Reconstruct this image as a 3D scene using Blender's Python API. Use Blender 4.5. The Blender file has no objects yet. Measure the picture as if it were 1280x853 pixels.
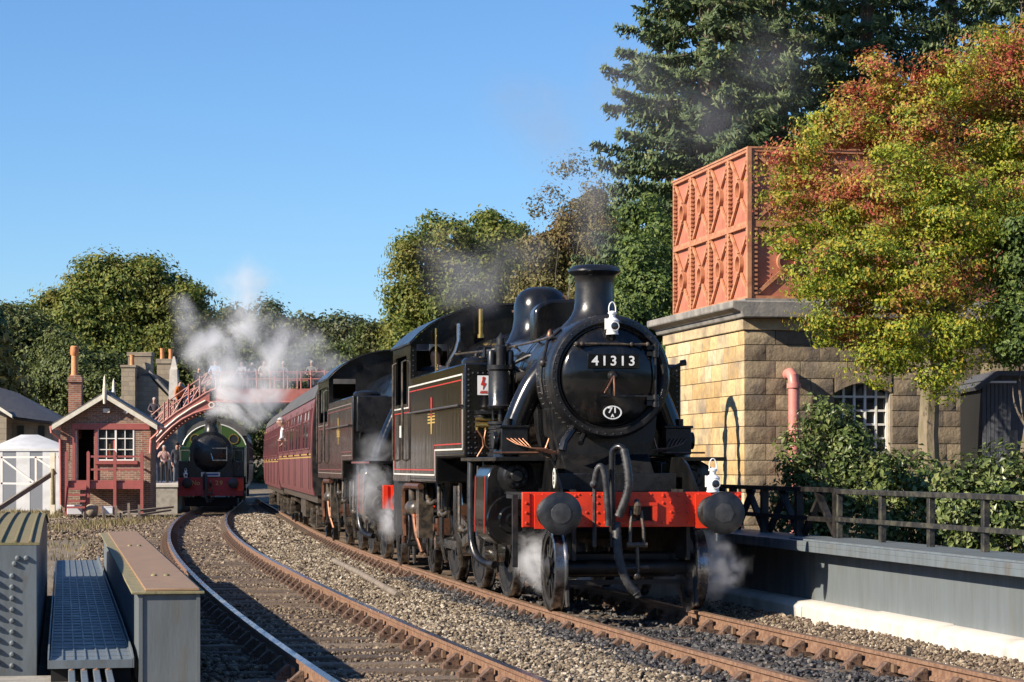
import bpy, math, random
import numpy as np
from mathutils import Vector, Matrix, noise as mnoise

random.seed(7); rng = np.random.default_rng(11)
SC = bpy.context.scene
COL = SC.collection
R = math.radians

# ------------------------------------------------------------------ camera
CAM_H, FPX, HOR = 1.57, 3000.0, 580.5          # eye height, focal length and horizon row for a 1280 px wide frame
cam = bpy.data.cameras.new('camera'); camo = bpy.data.objects.new('camera', cam); COL.objects.link(camo)
camo.location = (0, 0, CAM_H); camo.rotation_euler = (R(90), 0, 0)
cam.sensor_width = 36; cam.lens = 36 * FPX / 1280; cam.shift_y = (HOR - 426.5) / 1280
cam.clip_start = 0.5; cam.clip_end = 3000
SC.camera = camo

# ------------------------------------------------------------------ world, sun, exposure
SUN_EL, SUN_H = R(28), Vector((0.88, 0.475, 0)).normalized()   # elevation; horizontal travel of the light
w = bpy.data.worlds.new('World'); SC.world = w; w.use_nodes = True
nt = w.node_tree; bg = nt.nodes['Background']
sky = nt.nodes.new('ShaderNodeTexSky'); sky.sky_type = 'NISHITA'; sky.sun_disc = False
sky.sun_elevation = SUN_EL; sky.sun_rotation = math.atan2(-SUN_H.x, -SUN_H.y) % (2 * math.pi)
sky.altitude = 0; sky.air_density = 1.0; sky.dust_density = 0.0; sky.ozone_density = 8.5
nt.links.new(sky.outputs[0], bg.inputs[0]); bg.inputs[1].default_value = 0.09
sl = bpy.data.lights.new('sun', 'SUN'); sl.energy = 5.0; sl.angle = R(0.5); sl.color = (1.0, 0.89, 0.74)
so = bpy.data.objects.new('sun', sl); COL.objects.link(so); so.location = (-40, -20, 40)
sd = Vector((SUN_H.x * math.cos(SUN_EL), SUN_H.y * math.cos(SUN_EL), -math.sin(SUN_EL)))
so.rotation_euler = sd.to_track_quat('-Z', 'Y').to_euler()
SC.view_settings.view_transform = 'Standard'; SC.view_settings.look = 'None'
SC.view_settings.exposure = 0.85; SC.view_settings.gamma = 1.0; SC.view_settings.use_curve_mapping = False
SC.render.engine = 'CYCLES'
cy = SC.cycles
cy.use_denoising = True; cy.max_bounces = 6; cy.diffuse_bounces = 2; cy.glossy_bounces = 3
cy.transmission_bounces = 4; cy.transparent_max_bounces = 6; cy.volume_bounces = 3
cy.volume_step_rate = 1.0; cy.volume_max_steps = 160
try: cy.denoising_input_passes = 'RGB_ALBEDO_NORMAL'; cy.denoiser = 'OPENIMAGEDENOISE'
except Exception: pass

# ------------------------------------------------------------------ layout functions
def zg(Y): return -0.19 * min(max((Y - 35) / 53.0, 0), 1.6)
def at(px, py, Y):
    return Vector(((px - 640) / FPX * Y, Y, CAM_H + (HOR - py) / FPX * Y))
def PX(px, Y): return (px - 640) / FPX * Y
def PZ(py, Y): return CAM_H + (HOR - py) / FPX * Y
MAINP = (-9.421e-06, 0.00139655, -0.19465, 1.36268)
LEFTP = (-2.9538e-06, 0.00099611, -0.195053, -2.06713)
def poly(c, Y, cap):
    u = min(Y, cap) - 25
    v = ((c[0] * u + c[1]) * u + c[2]) * u + c[3]
    if Y > cap: v += (Y - cap) * ((3 * c[0] * u + 2 * c[1]) * u + c[2])
    return v
def main_c(Y): return poly(MAINP, Y, 72)
def left_c(Y): return poly(LEFTP, Y, 95)
def slope(fn, Y): return (fn(Y + .5) - fn(Y - .5))
def along(fn, Y0, dist):
    """Y reached after walking dist along a track from Y0"""
    Y = Y0; d = 0; st = .25 if dist >= 0 else -.25
    while abs(d) < abs(dist):
        Y += st; d += abs(st) * math.sqrt(1 + slope(fn, Y) ** 2)
    return Y

# ------------------------------------------------------------------ mesh helper
class MB:
    def __init__(s): s.v = []; s.f = []; s.m = []
    def add(s, vs, fs, m=0):
        o = len(s.v); s.v += [tuple(v) for v in vs]
        for f in fs: s.f.append([i + o for i in f]); s.m.append(m)
        return s
    def box(s, x0, x1, y0, y1, z0, z1, m=0):
        return s.add([(x0,y0,z0),(x1,y0,z0),(x1,y1,z0),(x0,y1,z0),(x0,y0,z1),(x1,y0,z1),(x1,y1,z1),(x0,y1,z1)],
              [(3,2,1,0),(4,5,6,7),(0,1,5,4),(1,2,6,5),(2,3,7,6),(3,0,4,7)], m)
    def bar(s, p0, p1, wx, wz, m=0, up=(0,0,1)):
        """rectangular bar from p0 to p1"""
        p0 = Vector(p0); p1 = Vector(p1); d = (p1 - p0).normalized(); u = Vector(up)
        if abs(d.dot(u)) > .97: u = Vector((0,1,0))
        a = d.cross(u).normalized(); b = a.cross(d).normalized(); a = a * wx / 2; b = b * wz / 2
        vs = [p0-a-b, p0+a-b, p0+a+b, p0-a+b, p1-a-b, p1+a-b, p1+a+b, p1-a+b]
        return s.add(vs, [(0,1,2,3)[::-1],(4,5,6,7),(0,1,5,4),(1,2,6,5),(2,3,7,6),(3,0,4,7)][::1], m)
    def lathe(s, prof, o=(0,0,0), ax=(0,0,1), n=24, m=0, closed=False):
        """profile of (radius, distance along axis)"""
        o = Vector(o); ax = Vector(ax).normalized()
        u = Vector((1,0,0)) if abs(ax.x) < .9 else Vector((0,1,0))
        a = (u - ax * u.dot(ax)).normalized(); b = ax.cross(a)
        vs = []; fs = []; rows = []
        for r, h in prof:
            if r < 1e-6: rows.append([len(vs)]); vs.append(o + ax * h)
            else:
                rows.append(list(range(len(vs), len(vs) + n)))
                for i in range(n):
                    t = 2 * math.pi * i / n
                    vs.append(o + ax * h + a * (r * math.cos(t)) + b * (r * math.sin(t)))
        pr = list(zip(rows, rows[1:])) + ([(rows[-1], rows[0])] if closed else [])
        for p, q in pr:
            if len(p) == 1 and len(q) == 1: continue
            for i in range(n):
                j = (i + 1) % n
                if len(p) == 1: fs.append((p[0], q[j], q[i]))
                elif len(q) == 1: fs.append((p[i], p[j], q[0]))
                else: fs.append((p[i], p[j], q[j], q[i]))
        return s.add(vs, fs, m)
    def cyl(s, p0, p1, r0, r1=None, n=16, m=0):
        p0 = Vector(p0); p1 = Vector(p1); r1 = r0 if r1 is None else r1; L = (p1 - p0).length
        return s.lathe([(0,0),(r0,0),(r1,L),(0,L)], p0, p1 - p0, n, m)
    def tube(s, pts, r, n=8, m=0):
        pts = [Vector(p) for p in pts]; k = len(pts); vs = []; fs = []
        rr = r if isinstance(r, (list, tuple)) else [r] * k
        prev = None
        for i, p in enumerate(pts):
            d = (pts[min(i+1,k-1)] - pts[max(i-1,0)]).normalized()
            if prev is None:
                u = Vector((0,0,1)) if abs(d.z) < .9 else Vector((1,0,0)); a = d.cross(u).normalized()
            else: a = (prev - d * prev.dot(d)).normalized()
            prev = a; b = d.cross(a)
            for j in range(n):
                t = 2 * math.pi * j / n
                vs.append(p + a * (rr[i] * math.cos(t)) + b * (rr[i] * math.sin(t)))
        for i in range(k - 1):
            for j in range(n):
                q = (j + 1) % n
                fs.append((i*n+j, i*n+q, (i+1)*n+q, (i+1)*n+j))
        fs.append(tuple(range(n))[::-1]); fs.append(tuple((k-1)*n + j for j in range(n)))
        return s.add(vs, fs, m)
    def prism(s, pl, d0, d1, plane='xz', m=0):
        """extrude a 2-d polygon; plane names the two axes of the polygon"""
        def P(a, b, d):
            return {'xz': (a, d, b), 'yz': (d, a, b), 'xy': (a, b, d)}[plane]
        n = len(pl); vs = [P(a, b, d0) for a, b in pl] + [P(a, b, d1) for a, b in pl]
        fs = [tuple(range(n))[::-1], tuple(range(n, 2*n))]
        for i in range(n): j = (i+1) % n; fs.append((i, j, n+j, n+i))
        return s.add(vs, fs, m)
    def ball(s, c, r, n=12, k=8, m=0):
        r = (r,r,r) if not isinstance(r, (tuple, list)) else r
        o = len(s.v); pr = [(math.sin(math.pi*i/k), -math.cos(math.pi*i/k)) for i in range(k+1)]
        t = MB().lathe([(max(a,0) if 0<i<k else 0, h) for i,(a,h) in enumerate(pr)], n=n)
        return s.add([(c[0]+v[0]*r[0], c[1]+v[1]*r[1], c[2]+v[2]*r[2]) for v in t.v], t.f, m)
    def rivet(s, p, nrm, r=.012):
        p = Vector(p); return s.lathe([(r,0),(r*.8,r*.5),(0,r*.75)], p, nrm, 6)
    def sweep(s, prof, path, m=0):
        """sweep a profile (list of (lateral, up)) along a ground path [(pos, lateral_dir)]"""
        n = len(prof); vs = []; fs = []
        for p, lat in path:
            for a, b in prof: vs.append((p[0] + lat[0]*a, p[1] + lat[1]*a, p[2] + b))
        for i in range(len(path) - 1):
            for j in range(n):
                q = (j+1) % n; fs.append((i*n+j, i*n+q, (i+1)*n+q, (i+1)*n+j))
        fs.append(tuple(range(n))[::-1]); fs.append(tuple((len(path)-1)*n+j for j in range(n)))
        return s.add(vs, fs, m)
    def xf(s, M):
        s.v = [tuple(M @ Vector(v)) for v in s.v]; return s
    def mesh(s, name, mats, ang=38):
        me = bpy.data.meshes.new(name); me.from_pydata(s.v, [], s.f)
        for mt in (mats if isinstance(mats, (list, tuple)) else [mats]): me.materials.append(mt)
        if len(me.polygons):
            me.polygons.foreach_set('material_index', s.m)
            import bmesh
            bm = bmesh.new(); bm.from_mesh(me); bmesh.ops.recalc_face_normals(bm, faces=bm.faces); bm.to_mesh(me); bm.free()
            me.polygons.foreach_set('use_smooth', [True] * len(me.polygons))
            me.set_sharp_from_angle(angle=R(ang))
        me.update(); return me
def smooth(pts, k=5):
    P = [Vector(p) for p in pts]; P = [P[0]*2-P[1]] + P + [P[-1]*2-P[-2]]; out = []
    for i in range(1, len(P)-2):
        for j in range(k):
            t = j/k; a, b, c, d = P[i-1], P[i], P[i+1], P[i+2]
            out.append(.5*((2*b)+(c-a)*t+(2*a-5*b+4*c-d)*t*t+(3*b-a-3*c+d)*t*t*t))
    return out + [P[-2]]
def tag(o, label=None, cat=None, group=None, kind=None):
    for k, v in (('label', label), ('category', cat), ('group', group), ('kind', kind)):
        if v: o[k] = v
    return o
def link(name, me, parent=None, loc=None, rz=0):
    o = bpy.data.objects.new(name, me); COL.objects.link(o)
    if parent: o.parent = parent
    if loc is not None: o.location = loc
    if rz: o.rotation_euler.z = rz
    return o
def part(name, mb, mats, parent=None, label=None, bev=0, kind=None, loc=None):
    o = link(name, mb.mesh(name, mats), parent, loc)
    if label: o['label'] = label
    if kind: o['kind'] = kind
    if bev: add_bev(o, bev)
    return o
def add_bev(o, wd, seg=2):
    b = o.modifiers.new('bevel', 'BEVEL'); b.width = wd; b.segments = seg; b.limit_method = 'ANGLE'; b.angle_limit = R(40); b.harden_normals = False
    return o
def thing(name, label, cat, loc=(0,0,0), rz=0, group=None):
    o = bpy.data.objects.new(name, None); COL.objects.link(o); o.empty_display_size = .2
    o.location = loc; o.rotation_euler.z = rz; return tag(o, label, cat, group)
def solo(name, mb, mats, label, cat, group=None, loc=None, rz=0, bev=0):
    o = link(name, mb.mesh(name, mats), None, loc, rz)
    if bev: add_bev(o, bev)
    return tag(o, label, cat, group)
def struct(name, mb, mats): return tag(link(name, mb.mesh(name, mats)), kind='structure')
def children(o): return [c for c in bpy.data.objects if c.parent == o]
def copy_tree(o, parent=None):
    c = o.copy(); COL.objects.link(c); c.parent = parent
    for ch in list(o.children): copy_tree(ch, c)
    return c
def text(name, body, size, mt, parent, loc, rot=(R(90),0,0), ext=.003, off=0.0, sx=1.0, align='CENTER', sp=1.0):
    c = bpy.data.curves.new(name, 'FONT'); c.body = body; c.size = size; c.extrude = ext; c.offset = off; c.space_character = sp
    c.align_x = align; c.align_y = 'CENTER'; c.resolution_u = 3
    o = bpy.data.objects.new(name, c); COL.objects.link(o); o.parent = parent; o.location = loc
    o.rotation_euler = rot; o.scale = (sx, 1, 1); c.materials.append(mt)
    bpy.context.view_layer.update(); dg = bpy.context.evaluated_depsgraph_get(); me = bpy.data.meshes.new_from_object(o.evaluated_get(dg))
    bpy.data.objects.remove(o); o = link(name, me, parent, loc); o.rotation_euler = rot; o.scale = (sx, 1, 1); return o
def figures(body, pitch, size, mt, parent, loc, name='figure', **k):
    for i, ch_ in enumerate(body): text(name, ch_, size, mt, parent, (loc[0]+(i-(len(body)-1)/2)*pitch, loc[1], loc[2]), **k)

# ------------------------------------------------------------------ materials (all procedural)
def newmat(name):
    m = bpy.data.materials.new(name); m.use_nodes = True
    n = m.node_tree.nodes; return m, n, m.node_tree.links, n['Principled BSDF']
def setin(b, **k):
    for a, v in k.items():
        a = a.replace('_', ' ')
        if a in b.inputs: b.inputs[a].default_value = v
def C(c): return (*c, 1.0)
def ramp(n, cols):
    r = n.new('ShaderNodeValToRGB'); e = r.color_ramp.elements
    while len(e) < len(cols): e.new(.5)
    for el, (p, c) in zip(e, cols): el.position = p; el.color = C(c) if len(c) == 3 else c
    return r
def pbr(name, base, rough=.5, metal=0.0, c2=None, scale=6.0, lo=.4, hi=.62, rvar=.12, bump=0.0, bscale=40.0, coat=0.0, spec=.5, stretch=None, detail=5.0, spots=None):
    """principled surface; c2 is a second real colour (dirt, rust, weathering) laid on by noise"""
    m, n, l, b = newmat(name)
    setin(b, Base_Color=C(base), Roughness=rough, Metallic=metal, Coat_Weight=coat, Coat_Roughness=.08, Specular_IOR_Level=spec)
    tc = n.new('ShaderNodeTexCoord'); mp = n.new('ShaderNodeMapping'); l.new(tc.outputs['Object'], mp.inputs[0])
    if stretch: mp.inputs['Scale'].default_value = stretch
    nz = n.new('ShaderNodeTexNoise'); nz.inputs['Scale'].default_value = scale; nz.inputs['Detail'].default_value = detail
    nz.inputs['Roughness'].default_value = .6; l.new(mp.outputs[0], nz.inputs[0])
    if c2:
        r = ramp(n, [(lo, base), (hi, c2)]); l.new(nz.outputs[0], r.inputs[0]); l.new(r.outputs[0], b.inputs['Base Color'])
    if spots:
        sc_, slo, shi, stc, sst = spots                          # stain colour, noise scale, threshold, stretch: rust, soot, moss, runs
        sm_ = n.new('ShaderNodeMapping'); l.new(tc.outputs['Object'], sm_.inputs[0]); sm_.inputs['Scale'].default_value = sst; sm_.inputs['Location'].default_value = (3.1,7.7,1.3)
        sn = n.new('ShaderNodeTexNoise'); sn.inputs['Scale'].default_value = stc; sn.inputs['Detail'].default_value = 9; sn.inputs['Roughness'].default_value = .68; l.new(sm_.outputs[0], sn.inputs[0])
        sr = ramp(n, [(slo,(0,0,0)),(shi,(.9,.9,.9))]); l.new(sn.outputs[0], sr.inputs[0])
        sx_ = n.new('ShaderNodeMix'); sx_.data_type = 'RGBA'; l.new(sr.outputs[0], sx_.inputs[0]); sx_.inputs[7].default_value = C(sc_)
        if b.inputs['Base Color'].is_linked: l.new(b.inputs['Base Color'].links[0].from_socket, sx_.inputs[6])
        else: sx_.inputs[6].default_value = C(base)
        l.new(sx_.outputs[2], b.inputs['Base Color'])
    if rvar:
        mr = n.new('ShaderNodeMapRange'); mr.inputs[1].default_value = .3; mr.inputs[2].default_value = .7
        mr.inputs[3].default_value = max(rough - rvar, .03); mr.inputs[4].default_value = min(rough + rvar, 1)
        l.new(nz.outputs[0], mr.inputs[0]); l.new(mr.outputs[0], b.inputs['Roughness'])
    if bump:
        n2 = n.new('ShaderNodeTexNoise'); n2.inputs['Scale'].default_value = bscale; n2.inputs['Detail'].default_value = 6
        l.new(mp.outputs[0], n2.inputs[0]); bp = n.new('ShaderNodeBump'); bp.inputs['Strength'].default_value = bump; bp.inputs['Distance'].default_value = .02
        l.new(n2.outputs[0], bp.inputs['Height']); l.new(bp.outputs[0], b.inputs['Normal'])
    return m
def island(name, cols, rough=.8, bump=.4, bscale=60, second=None):
    """every loose piece of the mesh takes its own colour from the ramp"""
    m, n, l, b = newmat(name); g = n.new('ShaderNodeNewGeometry')
    r = ramp(n, cols); l.new(g.outputs['Random Per Island'], r.inputs[0])
    tc = n.new('ShaderNodeTexCoord'); nz = n.new('ShaderNodeTexNoise'); nz.inputs['Scale'].default_value = bscale; nz.inputs['Detail'].default_value = 4
    l.new(tc.outputs['Object'], nz.inputs[0])
    mx = n.new('ShaderNodeMix'); mx.data_type = 'RGBA'; mx.blend_type = 'MULTIPLY'; mx.inputs[0].default_value = .55
    rr = ramp(n, [(.3, (.55,.55,.55)), (.7, (1.25,1.25,1.25))]); l.new(nz.outputs[0], rr.inputs[0])
    l.new(r.outputs[0], mx.inputs[6]); l.new(rr.outputs[0], mx.inputs[7]); l.new(mx.outputs[2], b.inputs['Base Color'])
    bp = n.new('ShaderNodeBump'); bp.inputs['Strength'].default_value = bump; bp.inputs['Distance'].default_value = .01
    l.new(nz.outputs[0], bp.inputs['Height']); l.new(bp.outputs[0], b.inputs['Normal'])
    setin(b, Roughness=rough); return m
def perobj(name, cols, rough=.85, bump=.6, bscale=14, stain=None, sscale=2.2):
    """every object using it takes its own colour from the ramp (stones, planks); stain is a second real colour in patches"""
    m, n, l, b = newmat(name); oi = n.new('ShaderNodeObjectInfo')
    r = ramp(n, cols); l.new(oi.outputs['Random'], r.inputs[0])
    tc = n.new('ShaderNodeTexCoord'); nz = n.new('ShaderNodeTexNoise'); nz.inputs['Scale'].default_value = bscale; nz.inputs['Detail'].default_value = 7; nz.inputs['Roughness'].default_value = .65
    ad = n.new('ShaderNodeVectorMath'); ad.operation = 'ADD'; l.new(tc.outputs['Object'], ad.inputs[0]); l.new(oi.outputs['Location'], ad.inputs[1]); l.new(ad.outputs[0], nz.inputs[0])
    mx = n.new('ShaderNodeMix'); mx.data_type = 'RGBA'; mx.blend_type = 'MULTIPLY'; mx.inputs[0].default_value = .8
    rr = ramp(n, [(.28, (.6,.58,.56)), (.7, (1.2,1.2,1.2))]); l.new(nz.outputs[0], rr.inputs[0])
    l.new(r.outputs[0], mx.inputs[6]); l.new(rr.outputs[0], mx.inputs[7]); out = mx.outputs[2]
    if stain:
        n3 = n.new('ShaderNodeTexNoise'); n3.inputs['Scale'].default_value = sscale; n3.inputs['Detail'].default_value = 6; l.new(ad.outputs[0], n3.inputs[0])
        r3 = ramp(n, [(.50, (0,0,0)), (.70, (.85,.85,.85))]); l.new(n3.outputs[0], r3.inputs[0])
        m3 = n.new('ShaderNodeMix'); m3.data_type = 'RGBA'; l.new(r3.outputs[0], m3.inputs[0]); l.new(out, m3.inputs[6]); m3.inputs[7].default_value = C(stain); out = m3.outputs[2]
    l.new(out, b.inputs['Base Color'])
    bp = n.new('ShaderNodeBump'); bp.inputs['Strength'].default_value = bump; bp.inputs['Distance'].default_value = .03
    l.new(nz.outputs[0], bp.inputs['Height']); l.new(bp.outputs[0], b.inputs['Normal'])
    setin(b, Roughness=rough); return m
def leafmat(name, cols, patch=None, pscale=.6, trans=.35, rough=.55, plo=.5, phi=.62, grad=None):
    """leaf colours: ramp by leaf, and a second ramp in clusters (autumn colour) by position"""
    m, n, l, b = newmat(name); out = n['Material Output']; g = n.new('ShaderNodeNewGeometry')
    r = ramp(n, cols); l.new(g.outputs['Random Per Island'], r.inputs[0]); col = r.outputs[0]
    if patch:
        tc = n.new('ShaderNodeTexCoord'); nz = n.new('ShaderNodeTexNoise'); nz.inputs['Scale'].default_value = pscale; nz.inputs['Detail'].default_value = 5; nz.inputs['Roughness'].default_value = .7
        l.new(tc.outputs['Object'], nz.inputs[0])
        rp = ramp(n, patch); l.new(g.outputs['Random Per Island'], rp.inputs[0])
        fac = nz.outputs[0]
        if grad:                                                  # turning leaves are commoner towards this side of the crown
            dt = n.new('ShaderNodeVectorMath'); dt.operation = 'DOT_PRODUCT'; l.new(tc.outputs['Object'], dt.inputs[0]); dt.inputs[1].default_value = grad[:3]
            ad = n.new('ShaderNodeMath'); ad.operation = 'ADD'; l.new(dt.outputs['Value'], ad.inputs[0]); l.new(fac, ad.inputs[1])
            a2 = n.new('ShaderNodeMath'); a2.operation = 'ADD'; l.new(ad.outputs[0], a2.inputs[0]); a2.inputs[1].default_value = grad[3]; fac = a2.outputs[0]
        rs = ramp(n, [(plo, (0,0,0)), (phi, (1,1,1))]); l.new(fac, rs.inputs[0])
        mx = n.new('ShaderNodeMix'); mx.data_type = 'RGBA'; l.new(rs.outputs[0], mx.inputs[0]); l.new(col, mx.inputs[6]); l.new(rp.outputs[0], mx.inputs[7]); col = mx.outputs[2]
    l.new(col, b.inputs['Base Color']); setin(b, Roughness=rough, Specular_IOR_Level=.35)
    t = n.new('ShaderNodeBsdfTranslucent'); l.new(col, t.inputs[0]); ms = n.new('ShaderNodeMixShader'); ms.inputs[0].default_value = trans
    l.new(b.outputs[0], ms.inputs[1]); l.new(t.outputs[0], ms.inputs[2]); l.new(ms.outputs[0], out.inputs[0]); return m
def brickmat(name, c1, c2, mortar, scale=1.0, bw=.225, rh=.075, stain=None, wallaxis='x'):
    m, n, l, b = newmat(name); tc = n.new('ShaderNodeTexCoord'); sp = n.new('ShaderNodeSeparateXYZ'); l.new(tc.outputs['Object'], sp.inputs[0])
    ad = n.new('ShaderNodeMath'); ad.operation = 'ADD'; l.new(sp.outputs[0], ad.inputs[0]); l.new(sp.outputs[1], ad.inputs[1])
    cb = n.new('ShaderNodeCombineXYZ'); l.new(ad.outputs[0], cb.inputs[0]); l.new(sp.outputs[2], cb.inputs[1])
    bt = n.new('ShaderNodeTexBrick'); l.new(cb.outputs[0], bt.inputs[0]); bt.inputs['Scale'].default_value = scale
    bt.inputs['Brick Width'].default_value = bw; bt.inputs['Row Height'].default_value = rh; bt.inputs['Mortar Size'].default_value = .011; bt.inputs['Bias'].default_value = 0
    bt.inputs['Color1'].default_value = C(c1); bt.inputs['Color2'].default_value = C(c2); bt.inputs['Mortar'].default_value = C(mortar)
    nz = n.new('ShaderNodeTexNoise'); nz.inputs['Scale'].default_value = 3; nz.inputs['Detail'].default_value = 7; l.new(tc.outputs['Object'], nz.inputs[0])
    mx = n.new('ShaderNodeMix'); mx.data_type = 'RGBA'; l.new(bt.outputs['Color'], mx.inputs[6]); mx.inputs[7].default_value = C(stain or c2)
    r = ramp(n, [(.5, (0,0,0)), (.7, (.8,.8,.8))]); l.new(nz.outputs[0], r.inputs[0]); l.new(r.outputs[0], mx.inputs[0]); l.new(mx.outputs[2], b.inputs['Base Color'])
    bp = n.new('ShaderNodeBump'); bp.inputs['Strength'].default_value = .6; bp.inputs['Distance'].default_value = .01; bp.invert = True
    l.new(bt.outputs['Fac'], bp.inputs['Height']); l.new(bp.outputs[0], b.inputs['Normal']); setin(b, Roughness=.9); return m

K = {}
K['black'] = pbr('loco_gloss_black', (.005,.0055,.0065), .15, c2=(.010,.0095,.009), scale=3, rvar=.09, bump=.03, bscale=5, coat=.0, spec=.5, spots=((.030,.026,.022),.54,.74,2.5,(2,2,.6)))
K['smoke'] = pbr('smokebox_black', (.008,.0085,.010), .30, c2=(.017,.016,.0155), scale=4, rvar=.14, bump=.05, bscale=30, spec=.5, spots=((.034,.030,.027),.54,.76,3.0,(2,2,.7)))
K['soot'] = pbr('chassis_soot', (.008,.008,.008), .5, c2=(.026,.021,.017), scale=7, rvar=.15, bump=.15, bscale=40)
K['grime'] = pbr('oily_grime', (.03,.026,.022), .38, c2=(.10,.075,.05), scale=9, rvar=.15, bump=.2, bscale=50)
K['red'] = pbr('buffer_beam_red', (.78,.045,.012), .38, c2=(.60,.04,.015), scale=4, rvar=.1, spots=((.16,.03,.02),.56,.72,5.0,(1,1,.7)))
K['dred'] = pbr('shaded_crimson_paint', (.42,.012,.02), .4, c2=(.30,.012,.018), scale=4)  # shaded copy of the beam red, shadow painted in as darker crimson
K['white'] = pbr('white_enamel', (.80,.80,.78), .35, c2=(.62,.60,.55), scale=8, lo=.52, hi=.75)
K['line_r'] = pbr('lining_red', (.50,.03,.02), .35)
K['line_w'] = pbr('lining_cream', (.62,.60,.54), .35)
K['gold'] = pbr('transfer_gold', (.46,.31,.08), .4)
K['brass'] = pbr('brass', (.62,.43,.13), .3, .85, c2=(.35,.22,.07), scale=10)
K['copper'] = pbr('copper_pipe', (.33,.15,.085), .42, .8, c2=(.14,.075,.05), scale=10)
K['steel'] = pbr('polished_steel', (.50,.50,.49), .25, .95, c2=(.25,.22,.19), scale=9)
K['tyre'] = pbr('tyre_steel', (.30,.30,.31), .3, .9, c2=(.06,.052,.046), scale=7)
K['rubber'] = pbr('rubber_hose', (.018,.018,.020), .5, c2=(.05,.05,.05), scale=14)
K['bface'] = pbr('greased_buffer_face', (.014,.015,.017), .34, c2=(.035,.037,.040), scale=5, rvar=.1)
K['void'] = pbr('dark_interior', (.004,.004,.004), .8, rvar=0)
K['glass'] = pbr('window_glass', (.02,.025,.03), .05, spec=.8, rvar=0)
K['maroon'] = pbr('coach_maroon', (.175,.055,.056), .36, c2=(.14,.05,.05), scale=2, rvar=.08, coat=.1)
K['croof'] = pbr('coach_roof_grey', (.06,.058,.055), .7, c2=(.10,.095,.09), scale=3)
K['yellow'] = pbr('waist_line_yellow', (.42,.27,.07), .45)
K['green'] = pbr('loco_shaded_green', (.006,.022,.012), .3, c2=(.009,.028,.015), scale=3, coat=.3)  # darkened so the colour carries the shadow over the left-hand engine
K['lgreen'] = pbr('spectacle_plate_shaded_green', (.035,.075,.016), .35)  # cab front green, likewise darkened in place of a cast shadow
K['rail'] = pbr('rusty_rail_side', (.15,.078,.045), .75, c2=(.24,.14,.085), scale=18, bump=.3, bscale=60)
K['railtop'] = pbr('worn_rail_head', (.34,.36,.40), .22, .9, c2=(.22,.20,.20), scale=14, stretch=(1,.1,1))
K['railrust'] = pbr('dull_rail_head', (.24,.14,.085), .42, .45, c2=(.36,.25,.16), scale=14)
K['chair'] = pbr('cast_rail_chair', (.085,.05,.034), .8, c2=(.16,.095,.06), scale=22, bump=.4, bscale=50)
K['key'] = pbr('oak_key', (.16,.10,.06), .8)
K['sleeper'] = perobj('weathered_sleeper', [(0,(.085,.062,.045)),(.5,(.14,.10,.07)),(1,(.20,.15,.105))], .85, .8, 22)
K['ballast'] = island('limestone_ballast', [(0,(.04,.03,.022)),(.25,(.12,.09,.06)),(.52,(.23,.175,.115)),(.8,(.31,.25,.175)),(.94,(.40,.34,.26)),(1,(.56,.49,.39))], .85)
K['coal'] = island('sooty_ballast', [(0,(.012,.012,.013)),(.45,(.035,.033,.033)),(.8,(.075,.07,.066)),(1,(.16,.14,.12))], .6)
K['brown'] = island('earthy_ballast', [(0,(.05,.036,.026)),(.3,(.13,.092,.062)),(.7,(.23,.17,.115)),(1,(.36,.29,.20))], .9)
K['girder'] = pbr('girder_grey_paint', (.135,.155,.165), .5, c2=(.105,.118,.12), scale=2.4, rvar=.1, bump=.06, bscale=20, stretch=(3,3,.5), lo=.38, hi=.68, detail=8, spots=((.12,.105,.075),.57,.75,1.6,(2.5,2.5,.5)))
K['girder_b'] = pbr('girder_blue_grey_paint', (.145,.17,.185), .45, c2=(.11,.125,.13), scale=3, bump=.05, bscale=25, stretch=(3,3,.6), detail=8, spots=((.11,.085,.05),.58,.74,2.4,(1.5,1.5,.7)))
K['moss'] = pbr('mossy_plate', (.23,.175,.085), .8, c2=(.17,.16,.07), scale=6, bump=.3, bscale=30)
K['rustplate'] = pbr('rusty_top_plate', (.25,.15,.08), .6, c2=(.31,.20,.11), scale=5, lo=.35, hi=.7, bump=.12, bscale=22)
K['yedge'] = pbr('lichened_edge', (.26,.22,.11), .75, c2=(.17,.15,.08), scale=9, bump=.2)
K['chequer'] = pbr('blue_walkway_plate', (.12,.15,.18), .5, c2=(.15,.17,.18), scale=8, bump=.25, bscale=70)
K['conc'] = pbr('pale_concrete', (.58,.545,.485), .8, c2=(.50,.46,.40), scale=3.2, bump=.15, bscale=40, spots=((.27,.24,.20),.54,.76,2.6,(1,1,.6)))
K['conc2'] = pbr('dull_concrete', (.36,.33,.28), .9, c2=(.26,.24,.20), scale=5, bump=.3, bscale=40)
K['ftimber'] = pbr('dark_fence_timber', (.020,.019,.018), .6, c2=(.085,.08,.05), scale=9, lo=.45, hi=.75, bump=.3, bscale=40)
K['stoneA'] = perobj('sunny_sandstone', [(0,(.41,.27,.115)),(.3,(.53,.37,.17)),(.6,(.56,.42,.21)),(.85,(.46,.35,.20)),(1,(.60,.48,.30))], .88, .5, 10, stain=(.20,.16,.12))  # tower stone with sunlight painted in, paler yellow for the left face
K['stoneB'] = perobj('shaded_sandstone', [(0,(.16,.125,.085)),(.35,(.26,.20,.13)),(.7,(.33,.26,.165)),(1,(.42,.335,.21))], .9, .9, 7, stain=(.12,.10,.085))  # same tower stone painted darker for the shaded near face
K['mortar'] = pbr('lime_mortar', (.30,.26,.20), .95, c2=(.22,.19,.15), scale=9, bump=.3)
K['cap'] = pbr('weathered_cap_stone', (.17,.16,.145), .85, c2=(.27,.25,.22), scale=4, bump=.3, bscale=20)
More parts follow.
